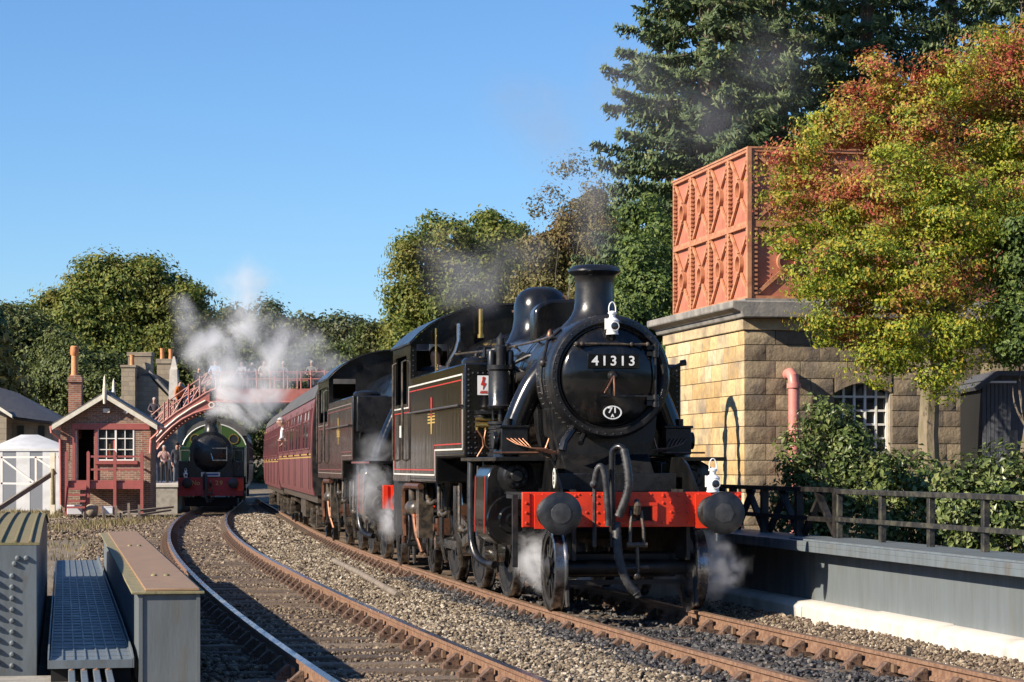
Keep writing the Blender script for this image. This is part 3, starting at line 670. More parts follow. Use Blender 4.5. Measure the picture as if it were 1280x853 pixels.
    # --- side tanks
    for sx in (-1,1):
        b = MB(); pl = [(tf,zr+.005),(d['dip'],zr+.005),(d['dip'],zl),(cf,zl),(cf,zt),(tf,zt)]
        x0, x1 = sorted((sx*HW, sx*.70)); b.prism(pl, x0, x1, 'yz')
        tk = part('side_tank', b, K['tankside'] if hero else bk, t, 'riveted black left-hand tank with red and cream lining' if (hero and sx < 0) else None, bev=.02)
        xo = sx*(HW+.003)
        if sx < 0:
            ln = MB(); lr = MB()
            def rect(mb, pts, wd):
                for (a, b_) in zip(pts, pts[1:]+pts[:1]):
                    dy, dz = b_[0]-a[0], b_[1]-a[1]; L = math.hypot(dy, dz); ey, ez = dy/L*wd/2, dz/L*wd/2
                    mb.bar((xo,a[0]-ey,a[1]-ez), (xo,b_[0]+ey,b_[1]+ez), .004, wd, up=(0,-dz,dy) )
            P = [(tf+.16,zr+.10),(d['dip']+.12,zr+.10),(d['dip']+.12,zl+.10),(rear-.75,zl+.10),(rear-.75,2.36),(cf+.18,2.36),(cf+.18,zt-.13),(tf+.16,zt-.13)]
            rect(ln, P, .020 if hero else .014)
            i_ = .065; Q = [(tf+.16+i_,zr+.10+i_),(d['dip']+.12+i_,zr+.10+i_),(d['dip']+.12+i_,zl+.10+i_),(rear-.75-i_,zl+.10+i_),(rear-.75-i_,2.36-i_),(cf+.18-i_,2.36-i_),(cf+.18-i_,zt-.13-i_),(tf+.16+i_,zt-.13-i_)]
            rect(lr, Q, .013)
            part('cream_lining', ln, K['line_w'] if hero else K['line_d'], tk); part('red_lining', lr, K['line_r'] if hero else K['line_rd'], tk)
            em = MB(); ye = (tf+cf)/2 + .35; ze = 2.18
            em.box(xo-.004,xo,ye-.05,ye+.05,ze,ze+.26,0); em.prism([(ye-.06,ze),(ye+.06,ze),(ye+.03,ze-.22),(ye-.03,ze-.22)], xo-.004, xo, 'yz', 1)
            for z in (ze+.0,ze-.04,ze-.08,ze+.04): em.box(xo-.004,xo,ye-.34,ye-.08,z,z+.018,1); em.box(xo-.004,xo,ye+.08,ye+.34,z,z+.018,1)
            part('emblem', em, [K['line_r'], K['gold']] if hero else [K['gold'], K['gold']], tk, 'crest on the tank side')
            hr = MB().cyl((xo-.055,tf+.1,2.27),(xo-.055,cf-.05,2.27),.014,n=8)
            for y in np.arange(tf+.15, cf, 1.1): hr.cyl((xo-.055,y,2.27),(xo,y,2.27),.012,n=6)
            part('handrail', hr, K['grime'], tk)
        if hero:
            rv = MB()
            for z in np.arange(zr+.05, zt-.03, .062): rv.rivet((sx*(HW-.05),tf,z),(0,-1,0),.014); rv.rivet((sx*(HW-.13),tf,z),(0,-1,0),.012) if z < 2.2 else 0
            for x in np.arange(.78, HW-.06, .062): rv.rivet((sx*x,tf,zt-.12),(0,-1,0),.014)
            for x in np.arange(.92, HW-.06, .062): rv.rivet((sx*x,tf,zr+.05),(0,-1,0),.011); rv.rivet((sx*x,tf,zr+.12),(0,-1,0),.010)
            for y in np.arange(tf+.03, cf, .07):
                rv.rivet((sx*HW,y,zr+.05),(sx,0,0),.010) if y < d['dip'] else rv.rivet((sx*HW,y,zl+.05),(sx,0,0),.010)
            for z in np.arange(zr+.06, zt-.05, .07): rv.rivet((sx*HW,tf+.05,z),(sx,0,0),.010)
            tag(part('tank_rivets', rv, K['rivet'], tk), kind='stuff')
    for sx in (-1,1):
        lid = MB().lathe([(.24,0),(.24,.05),(.20,.09),(0,.11)], (sx*1.0,tf+.75,zt), (0,0,1), 20); part('tank_filler', lid, bk, t)
    # --- cab and bunker
    zE, zT = 3.24, 3.80
    arc = [(HW*math.sin(R(a))/math.sin(R(60)), zE + (zT-zE)*(math.cos(R(a))-math.cos(R(60)))/(1-math.cos(R(60)))) for a in range(-60,61,8)]
    def arc_z(x): return zE + (zT-zE)*(math.cos(math.asin(x/HW*math.sin(R(60))))-math.cos(R(60)))/(1-math.cos(R(60)))
    def front_plate(y):
        b = MB(); w0, w1, wz0, wz1 = .80, 1.23, 2.86, 3.24
        b.prism([(-.80,zt-.3),(.80,zt-.3),(.80,arc_z(.80))] + [p for p in arc[::-1] if abs(p[0]) < .79] + [(-.80,arc_z(.80))], y, y+.02, 'xz')
        for sx in (-1,1):
            xs_ = sorted((sx*w0, sx*HW)); b.box(xs_[0],xs_[1],y,y+.02,zt-.3,wz0)
            xs_ = sorted((sx*w1, sx*HW)); b.box(xs_[0],xs_[1],y,y+.02,wz0,zE+.0)
            top = [p for p in arc if .81 <= sx*p[0] <= HW+.001]; top = sorted(top, key=lambda p: sx*p[0])
            b.prism([(sx*.80,wz1),(sx*w1,wz1),(sx*w1,zE-.001),(sx*HW,zE-.001)] + top[::-1] + [(sx*.80,arc_z(.80))], y, y+.02, 'xz')
        return b
    cfp = part('cab_front', front_plate(cf), bk, t)
    rm = MB(); pr = arc + [(p[0], p[1]-.03) for p in arc[::-1]]
    pr = [(p[0]*1.02, p[1]+.02) for p in arc] + [(p[0]*1.02, p[1]-.005) for p in arc[::-1]]
    rm.prism(pr, cf-.10, rear-.55, 'xz'); part('cab_roof', rm, sm, t)
    if hero:
        rv = MB()
        for p in arc[1:-1]: rv.rivet((p[0]*.97,cf,p[1]-.07),(0,-1,0),.012)
        for z in np.arange(2.8,3.2,.07): rv.rivet((-HW+.04,cf,z),(0,-1,0),.010)
        tag(part('cab_rivets', rv, K['rivet'], cfp), kind='stuff')
    for sx in (-1,1):
        x0, x1 = sorted((sx*HW, sx*(HW-.03))); b = MB()
        b.prism([(cf+.02,zl),(rear-.62,zl),(rear-.62,2.42),(cf+.02,2.42)], x0, x1, 'yz')
        b.box(x0,x1,cf+.02,cf+.42,2.42,zE); b.box(x0,x1,rear-.95,rear-.62,2.42,zE)
        b.box(x0,x1,cf+.42,rear-.95,zE-.14,zE)
        part('cab_side', b, bk, t)
        for y in (cf+.50,rear-1.05):
            part('cab_handrail', MB().tube([(sx*HW,y,1.62),(sx*(HW+.05),y,1.64),(sx*(HW+.05),y,3.01),(sx*HW,y,3.03)], .018, 8), K['grime'], t)
    part('cab_back', MB().box(-HW+.03,HW-.03,rear-.66,rear-.63,1.4,zE), so_, t)
    part('cab_floor', MB().box(-HW+.03,HW-.03,cf+.02,rear-.66,1.38,1.45), so_, t)
    part('backhead', MB().lathe([(0,cf+.45),(.6,cf+.42),(.7,cf+.3),(.7,cf+.03)], (0,0,zb-.15), (0,1,0), 24), K['void'], t)
    part('bunker', MB().prism([(-1.2,zl),(1.2,zl),(1.25,2.0),(1.0,3.0),(-1.0,3.0),(-1.25,2.0)], rear-.62, rear-.02, 'xz'), bk, t, bev=.02)
    part('rear_beam', MB().box(-1.12,1.12,rear-.02,rear+.03,.95,1.275), so_, t)
    # --- running plate and cylinders, motion
    for sx in (-1,1):
        x0, x1 = sorted((sx*.74, sx*1.30))
        part('running_plate', MB().box(x0,x1,1.55,tf+.4,zr-.045,zr), bk, t, bev=.004)
        x0, x1 = sorted((sx*.62, sx*1.19)); part('valance', MB().box(x0,x1,yb+.045,1.5,1.20,1.243), so_, t)
        cc = Vector((sx*1.04, 0, .95)); y0, y1 = d['cyl']
        c = MB().lathe([(0,y0-.05),(.14,y0-.05),(.16,y0-.02),(.27,y0-.015),(.285,y0+.02),(.285,y1)], cc, (0,1,0), 32)
        c.lathe([(0,y0-.10),(.06,y0-.10),(.08,y0-.05),(0,y0-.05)], cc, (0,1,0), 16)
        co = part('cylinder', c, so_ if not hero else K['black'], t)
        v = MB().lathe([(0,y0-.14),(.06,y0-.14),(.075,y0-.10),(.13,y0-.09),(.15,y0-.05),(.205,y0-.03),(.21,y1)], (sx*1.0,0,1.44), (0,1,0), 28)
        for i in range(8): a = 2*math.pi*i/8; v.cyl((sx*1.0+.10*math.cos(a),y0-.12,1.44+.10*math.sin(a)),(sx*1.0+.10*math.cos(a),y0-.07,1.44+.10*math.sin(a)),.018,n=6)
        part('valve_chest', v, K['smoke'], co)
        cas = [(sx*.66,1.60),(sx*1.15,1.60),(sx*1.27,1.53),(sx*1.325,1.40),(sx*1.335,.95),(sx*1.30,.78),(sx*1.20,.68),(sx*.80,.66),(sx*.66,.75)]
        cs = MB().prism(cas, y0+.02, y1-.02, 'xz'); part('cylinder_casing', cs, bk, co, bev=.02)
        if sx < 0:
            l = MB()
            for y in (y0+.10,y1-.12): l.bar((sx*1.337,y,.80),(sx*1.328,y,1.44),.006,.02,up=(0,1,0))
            part('red_lining', l, K['line_r'], co)
        mo = MB(); yw = [w_[0] for w_ in d['wheels'] if w_[1] > .6]; zq = .76
        mo.bar((sx*1.03,y1,1.10),(sx*1.03,yw[0]-.55,1.10),.07,.06); mo.bar((sx*1.03,y1,.86),(sx*1.03,yw[0]-.55,.86),.07,.06)
        mo.box(sx*1.03-.06,sx*1.03+.06,y1+.30,y1+.58,.84,1.12)
        mo.bar((sx*1.06,y1+.45,.96),(sx*1.06,yw[1],zq-.22),.05,.11)
        mo.bar((sx*.98,yw[0],zq-.25),(sx*.98,yw[-1],zq-.25),.05,.11)
        for y in yw: mo.cyl((sx*.86,y,zq-.25),(sx*1.10,y,zq-.25),.10,n=14)
        mo.bar((sx*1.05,y1+.1,1.42),(sx*1.05,yw[0]+.35,1.32),.045,.06); mo.bar((sx*1.12,y1+.42,.70),(sx*1.12,y1+.40,1.40),.035,.06)
        mo.bar((sx*1.1,yw[0]+.2,.62),(sx*1.1,yw[1]+.05,.95),.04,.09); mo.bar((sx*1.1,yw[0]+.3,1.55),(sx*1.1,yw[0]+.3,1.0),.06,.12)
        part('motion', mo, K['steel'] if hero else K['grime'], t, 'rods and crosshead of oily steel')
        mb_ = MB().box(min(sx*.66,sx*1.2),max(sx*.66,sx*1.2),yw[0]-.62,yw[0]-.52,.75,1.62); part('motion_bracket', mb_, so_, t)
        pi = MB()
        pi.tube(smooth([(sx*1.24,y1+.75,1.60),(sx*1.25,y1+.72,1.2),(sx*1.25,y1+.68,.75),(sx*1.22,y1+.58,.52),(sx*1.14,y1+.4,.42),(sx*1.05,y1+.22,.40)]), .048, 10)
        part('drain_pipe', pi, sm, t)
        sp = [(sx*.55,sb+.9,zb+.12),(sx*.70,sb+.92,zb-.08),(sx*.84,sb+.94,zb-.38),(sx*.98,sb+.95,zb-.76),(sx*1.02,sb+.95,1.55)]
        part('steam_pipe', MB().tube(smooth(sp), .145, 20), bk, t)
        for y in yw[:2]:
            bk_ = MB().bar((sx*.78,y-.86,1.1),(sx*.78,y-.84,.28),.05,.07).box(sx*.78-.05,sx*.78+.05,y-.86,y-.78,.35,.75); part('brake_block', bk_, K['grime'], t)
        inj = MB(); iy = rear-2.2
        inj.cyl((sx*1.18,iy,.95),(sx*1.18,iy+.45,.95),.11,n=14); inj.ball((sx*1.18,iy-.05,.95),(.12,.12,.12)); inj.cyl((sx*1.2,iy+.2,.95),(sx*1.2,iy+.2,1.3),.06,n=10); inj.box(sx*1.12-.1,sx*1.12+.1,iy-.6,iy-.3,.55,1.25)
        part('injector', inj, K['grime'], t)
        cpz = MB()
        cpz.tube([(sx*1.26,iy-1.1,1.27),(sx*1.27,iy+.3,1.27),(sx*1.27,iy+.55,1.22),(sx*1.27,iy+.6,1.0),(sx*1.25,iy+.6,.55)], .045, 8)
        cpz.tube([(sx*1.22,iy+.1,.9),(sx*1.24,iy-.2,.85),(sx*1.22,iy-.3,.6),(sx*1.15,iy-.4,.35)], .03, 8)
        cpz.tube([(sx*1.24,iy+.42,.95),(sx*1.26,iy+.55,.8),(sx*1.26,iy+.7,.45)], .03, 8)
        part('injector_pipes', cpz, K['copper'], t)
        stp = MB()
        for z in (.42,.85): stp.box(min(sx*.95,sx*1.3),max(sx*.95,sx*1.3),rear-1.95,rear-1.6,z,z+.025)
        stp.box(sx*1.0-.01,sx*1.0+.01,rear-1.95,rear-1.6,.4,1.35); part('footstep', stp, so_, t)
    rr_ = random.Random(3); yw = [w_[0] for w_ in d['wheels'] if w_[1] > .6]
    for i in range(16):
        y = yw[0]-.3 + (rear-1.2-yw[0])*i/15; x = -1.0-rr_.random()*.22; z = rr_.uniform(.55,1.15)
        k_ = i % 4
        if k_ == 0: b = MB().tube([(x,y,1.30),(x,y+.02,z),(x+.06,y+.1,z-.25),(x+.1,y+.25,.30)], .022+.012*rr_.random(), 8)
        elif k_ == 1: b = MB().box(x-.03,x+.14,y-.09,y+.09,z-.10,z+.12).cyl((x-.07,y,z),(x,y,z),.055,n=10)
        elif k_ == 2: b = MB().bar((x,y,1.32),(x-.02,y+.10,.42),.035,.08).cyl((x-.05,y+.1,.45),(x+.12,y+.1,.45),.05,n=10)
        else: b = MB().tube([(x,y-.45,z+.1),(x-.02,y-.1,z+.05),(x-.02,y+.25,z+.12),(x,y+.4,1.3)], .018+.01*rr_.random(), 8).ball((x-.02,y+.05,z+.07),(.055,.07,.055),8,6)
        part(['sand_pipe','drain_cock','brake_hanger','oil_pipe'][k_], b, [K['steel'],K['grime'],K['soot'],K['copper']][(i*7)%4], t)
    ps = MB().bar((-.66,.92,.30),(.66,.92,.30),.06,.05)
    for sx in (-1,1): ps.tube([(sx*.72,1.35,.75),(sx*.72,.75,.55),(sx*.70,.55,.30),(sx*.70,.52,.10),(sx*.70,.48,.06)], [.035,.03,.028,.026,.02], 6)
    ps.box(-.6,.6,1.05,1.8,.35,.6)
    part('pony_truck', ps, so_, t)
    return t

# the near engine
TH = math.atan(.172)
LZ = 0.0
HERO = tank_loco('tank_locomotive', 'shiny black tank engine numbered 41313 leading the train', (1.365,24.95,LZ), TH,
    dict(rear=11.35, tank=(3.72,8.72), cab=8.72, smoke=1.67, smoke_back=3.15, chim=2.50, dome=5.85, feed=4.2, dip=6.15,
         wheels=[(.95,.457),(3.62,.762),(5.68,.762),(7.80,.762),(10.1,.457)], cyl=(2.02,2.92)), hero=True)
def hero_fittings(t):
    sm, bk = K['smoke'], K['black']
    # hoses and pipes on the beam
    v = MB().tube([(-.24,.42,.70),(-.24,.42,1.2)]+smooth([(-.24,.42,1.3),(-.24,.42,1.66),(-.215,.40,1.735),(-.17,.36,1.755),(-.135,.33,1.72)]), .034, 12)
    so1 = part('vacuum_standpipe', v, sm, t)
    h = MB(); pts = []
    for i in range(34):
        u = i/33; pts.append((-.135 + .045*math.sin(u*2.6) - .09*max(u-.5,0)**1.2*2, .33-.06*math.sin(u*math.pi), 1.725 - .70*u))
    part('ribbed_hose', MB().tube(pts, [.048 if i % 2 else .041 for i in range(34)], 12), K['rubber'], so1)
    v = MB().tube([(-.43,.42,.70),(-.43,.42,1.38)], .022, 8).tube(smooth([(-.43,.42,1.36),(-.42,.38,1.48),(-.385,.35,1.55),(-.345,.33,1.48),(-.315,.33,1.2),(-.30,.34,.92)]), .034, 12).ball((-.44,.4,1.36),.045,8,6)
    part('steam_heat_pipe', v, K['rubber'], t)
    pts = [(-.20,.40,.95),(-.20,.36,.80),(-.19,.34,.62),(-.15,.32,.45),(-.08,.31,.30),(.0,.31,.22),(.02,.31,.17)]
    pts = smooth(pts); part('hanging_hose', MB().tube(pts, [(.052 if i % 2 else .046) if i < len(pts)-5 else .038 for i in range(len(pts))], 12), K['rubber'], t)
    # vertical steam pump in front of the left tank
    px, py = -.93, 3.42
    p = MB().lathe([(0,1.66),(.16,1.66),(.16,1.70),(.135,1.72),(.135,2.02),(.16,2.04),(.16,2.07),(0,2.07)], (px,py,0), (0,0,1), 22)
    for i in range(6): p.lathe([(.136,1.75+.045*i),(.152,1.757+.045*i),(.152,1.772+.045*i),(.136,1.78+.045*i)], (px,py,0), (0,0,1), 22)
    p.cyl((px,py,2.05),(px,py,2.24),.035,n=10).cyl((px-.09,py,2.05),(px-.09,py,2.22),.016,n=6).cyl((px+.09,py,2.05),(px+.09,py,2.22),.016,n=6)
    p.lathe([(0,2.22),(.15,2.22),(.165,2.25),(.15,2.28),(.145,2.66),(.165,2.68),(.165,2.73),(0,2.73)], (px,py,0), (0,0,1), 22)
    po = part('steam_pump', p, sm, t, 'black vertical steam pump on the running plate')
    q = MB().lathe([(0,2.73),(.07,2.73),(.07,2.95),(.05,2.97),(.05,3.05),(.03,3.07),(0,3.12)], (px,py,0), (0,0,1), 14)
    for sx in (-.11,.11): q.lathe([(0,2.73),(.045,2.73),(.045,2.88),(.03,2.91),(0,2.91)], (px+sx,py,0), (0,0,1), 10)
    part('pump_valve', q, sm, po)
    q = MB().tube([(px+.14,py,2.75),(px+.32,py-.05,2.84),(px+.52,py-.3,2.86),(px+.62,py-.5,2.78)], .022, 8).tube([(px+.14,py,2.72),(px+.26,py-.1,2.64),(px+.28,py-.2,2.4),(px+.28,py-.2,1.75)], .026, 8)
    q.lathe([(0,-.07),(.07,-.07),(.07,.07),(0,.07)], (px+.33,py-.15,2.58), (1,0,0), 12).ball((px+.50,py-.3,2.86),.045,8,6).lathe([(0,-.08),(.06,-.08),(.075,0),(.06,.08),(0,.08)], (px+.24,py-.12,2.58), (1,0,0), 12)
    part('pump_pipes', q, K['soot'], t)
    part('step_hanger', MB().box(-1.27,-1.215,.62,.68,.48,1.25), K['soot'], t)
    br = MB().box(-1.2,-.80,3.48,3.70,2.16,2.20); part('pump_bracket', br, sm, t)
    # warning plate with red flash
    w_ = MB().box(-1.16,-1.02,3.705,3.716,2.39,2.62); wo = part('warning_plate', w_, K['white'], t, 'white enamel warning plate with a red flash')
    f = MB().prism([(-1.10,2.585),(-1.075,2.60),(-1.085,2.54),(-1.06,2.53),(-1.10,2.455),(-1.095,2.50),(-1.125,2.51)], 3.700,3.7045,'xz'); f.lathe([(0,3.7005),(.017,3.7005),(.017,3.7045),(0,3.7045)], (-1.09,0,2.59), (0,1,0), 12)
    f.box(-1.135,-1.045,3.7005,3.7045,2.41,2.425).box(-1.13,-1.05,3.7005,3.7045,2.433,2.44)
    part('red_flash', f, K['line_r'], wo)
    # brass oil manifold with copper pipes, lubricators
    b = MB().cyl((-1.20,3.62,2.03),(-.86,3.60,2.03),.034,n=12).cyl((-1.20,3.62,2.10),(-.92,3.60,2.10),.020,n=10)
    for x in (-1.18,-1.08,-.99,-.90): b.cyl((x,3.61,2.03),(x,3.61,1.97),.02,n=8)
    part('oil_manifold', b, K['brass'], t, 'brass oil manifold on the tank front')
    c = MB().tube([(-1.18,3.60,1.97),(-1.12,3.58,1.88),(-1.11,3.58,1.78),(-1.18,3.60,1.66)],.011,6).tube([(-1.08,3.60,1.97),(-1.10,3.58,1.88),(-1.09,3.58,1.8),(-1.0,3.60,1.72)],.011,6).tube([(-.99,3.6,1.97),(-.95,3.55,1.9),(-.95,3.5,1.75)],.010,6).tube([(-.90,3.6,1.97),(-.87,3.5,1.9),(-.85,3.4,1.85)],.010,6)
    part('oil_pipes', c, K['copper'], t)
    for sx in (-1,1):
        l = MB().box(min(sx*.80,sx*1.10),max(sx*.80,sx*1.10),2.35,2.75,1.68,1.98).box(min(sx*.78,sx*1.12),max(sx*.78,sx*1.12),2.33,2.77,1.98,2.01).lathe([(0,0),(.10,0),(.10,.05),(0,.05)],(sx*1.12,2.55,1.84),(sx,0,0),16)
        l.cyl((sx*1.0,2.5,2.0),(sx*1.0,2.5,2.09),.045,n=10).cyl((sx*.86,2.5,2.0),(sx*.86,2.5,2.04),.03,n=8)
        part('lubricator', l, sm, t, bev=.006)
        c = MB()
        for i in range(5):
            x = sx*(1.04-.045*i); c.tube([(x,2.34,1.86),(x-sx*.08,2.22,1.80-.012*i),(x-sx*.25,2.12,1.75-.014*i),(x-sx*.42,2.08,1.745-.016*i)], .0075, 6)
        c.tube([(sx*1.22,2.2,1.70),(sx*.72,2.15,1.70),(sx*.64,2.12,1.74),(sx*.60,2.1,1.86)], .012, 6)
        part('lubricator_pipes', c, K['copper'], t)
    # smokebox side pipes, clack gear
    c = MB().tube([(-.69,2.0,2.72),(-.62,2.1,2.95),(-.45,2.2,3.09)], .02, 8).ball((-.69,1.98,2.70),.05,10,8).tube([(-.71,1.98,2.70),(-.72,1.97,2.5),(-.70,1.95,2.35)], .018, 8)
    part('blower_pipe', c, K['soot'], t)
    c = MB().lathe([(0,0),(.03,0),(.045,.05),(.03,.1),(.012,.12),(0,.13)], (-.56,2.25,2.97), (0,0,1), 10); part('snifting_valve', c, K['copper'], t)
    c = MB().tube([(.66,1.85,2.62),(.78,1.82,2.66),(.86,1.8,2.70)], .02, 8).cyl((.84,1.8,2.70),(.90,1.8,2.71),.035,n=8); part('handrail_end', c, sm, t)
    c = MB().tube([(-.36,1.75,2.02),(-.52,1.62,1.82),(-.55,1.6,1.72)], .045, 8).tube([(-.28,1.72,1.9),(-.34,1.62,1.8)], .035, 8); part('drain_pipes', c, sm, t)
    # cab front pipes, whistle, valves
    c = MB().tube([(-.82,8.66,2.80),(-.80,8.62,2.98),(-.70,8.6,3.14),(-.66,8.6,3.28),(-.66,8.62,3.52)], .030, 8); part('cab_front_pipe', c, K['steel'], t)
    c = MB().cyl((-.36,8.5,3.32),(-.36,8.5,3.72),.035,n=10).cyl((-.36,8.5,3.32),(-.36,8.5,3.37),.05,n=10).cyl((-.98,8.55,2.8),(-.98,8.55,3.45),.014,n=6); part('whistle', c, K['brass'], t)
    c = MB().cyl((-.02,7.6,3.35),(-.02,7.6,3.62),.035,n=10).cyl((-.02,7.6,3.62),(-.02,7.6,3.65),.06,n=10); part('safety_valve', c, K['copper'], t)
    c = MB().cyl((-.99,4.25,2.86),(-.99,4.25,2.98),.02,n=8).cyl((-1.07,4.25,2.98),(-.91,4.25,2.98),.014,n=6); part('filler_clamp', c, sm, t)
    for sx in (-1,1):
        a_ = R(38); hx, hz_ = sx*.74*math.cos(a_), 2.54+.74*math.sin(a_)
        hr = MB().tube([(hx,1.95,hz_),(hx*1.01,3.2,hz_),(hx*1.06,5.5,hz_+.02),(hx*1.2,8.6,hz_+.10)], .015, 8)
        for y, k_ in ((2.0,1),(2.9,1),(4.3,1.03),(5.6,1.06),(7.0,1.13)): hr.ball((hx*k_,y,hz_+(.02 if y > 5 else 0)),.026,8,6); hr.cyl((hx*k_,y,hz_),(hx*.9*k_,y,hz_-.06),.012,n=6)
        part('boiler_handrail', hr, K['grime'], t)
        cv = MB().lathe([(0,-.02),(.07,-.02),(.07,.05),(.045,.07),(.045,.13),(0,.13)], (sx*.62,4.75,2.98), (sx*.8,0,.6), 12).tube(smooth([(sx*.70,4.75,3.0),(sx*.82,4.8,2.96),(sx*.90,5.2,2.86),(sx*.95,6.2,2.84)]), .028, 8); part('clack_valve', cv, K['soot'], t)
        vt = MB().cyl((sx*.86,3.95,2.77),(sx*.86,3.95,2.92),.035,n=10).lathe([(0,.0),(.055,.0),(.05,.04),(0,.05)], (sx*.86,3.95,2.92), (0,0,1), 10); part('tank_vent', vt, K['smoke'], t)
    # bunker-side reflector panel of the rear cab pillar, cream number on the door
    n_ = MB().box(-1.3225,-1.3185,9.55,9.9,1.95,2.12); part('door_numbers', n_, K['line_w'], t)
part('rear_step_plate', MB().prism([(9.95,1.33),(11.3,1.33),(11.3,.62),(10.9,.50),(10.3,.55)], -1.235, -1.205, 'yz'), K['soot'], HERO)
hero_fittings(HERO)

# the second engine
Y2 = along(main_c, 24.95, 11.75)
s2 = (main_c(Y2+12) - main_c(Y2+1)) / 11
L2 = tank_loco('tank_locomotive', 'weathered black tank engine coupled behind engine 41313', (main_c(Y2), Y2, zg(Y2+6)), math.atan(-s2),
    dict(rear=13.3, tank=(4.5,9.8), cab=9.8, smoke=1.75, smoke_back=3.5, chim=2.6, dome=6.2, feed=4.6, dip=6.6,
         wheels=[(1.5,.457),(4.05,.80),(6.25,.80),(8.45,.80),(11.4,.457)], cyl=(2.2,3.3)))
wn = MB(); wx = -1.3195
for a, b in ((.10,.95),(1.05,1.75)): wn.box(wx-.004,wx,9.95+a,9.95+b,2.62,3.08)
part('cab_window', wn, K['glass'], L2)
cb = MB().box(-1.25,-.62,4.30,4.49,2.15,2.75).prism([(4.30,2.15),(4.49,2.15),(4.49,1.95)], -1.2,-.66,'yz'); part('tank_front_box', cb, K['smoke'], L2, bev=.01)
ln = MB().box(-1.306,-1.3015,1.6,4.85,1.615,1.632); part('valance_lining', ln, K['line_rd'], L2)

# lamps
def lamp(loc, rz, label):
    t = thing('head_lamp', label, 'lamp', loc, rz, 'white oil lamps on the engine front')
    b = MB().lathe([(0,0),(.074,0),(.074,.012),(.068,.02),(.078,.15),(.082,.165),(.05,.195),(.036,.20),(.036,.235),(.052,.245),(.052,.262),(.02,.28),(0,.282)], (0,0,0), (0,0,1), 20)
    b.box(-.088,-.066,-.02,.02,.06,.19)
    part('body', b, K['white'], t)
    part('lens', MB().lathe([(0,-.10),(.03,-.098),(.045,-.088),(.045,-.06)], (.012,0,.095), (0,1,0), 18), K['glass'], t)
    part('lens_rim', MB().lathe([(.045,-.094),(.053,-.094),(.053,-.055),(.045,-.055)], (.012,0,.095), (0,1,0), 18, closed=True), K['white'], t)
    h = [( .042*math.cos(R(a)), 0, .30+.085*math.sin(R(a))) for a in range(-30,211,20)]
    part('handle', MB().tube(h, .008, 6), K['white'], t); t.scale = (.93,)*3
    return t
M_ = Matrix.Translation(HERO.location) @ Matrix.Rotation(TH, 4, 'Z')
lamp(M_ @ Vector((0,1.67-.14,2.54+.46)), TH, 'white oil lamp on top of the smokebox door')
lamp(M_ @ Vector((.88,.52,1.272)), TH, 'white oil lamp standing above the right-hand buffer')

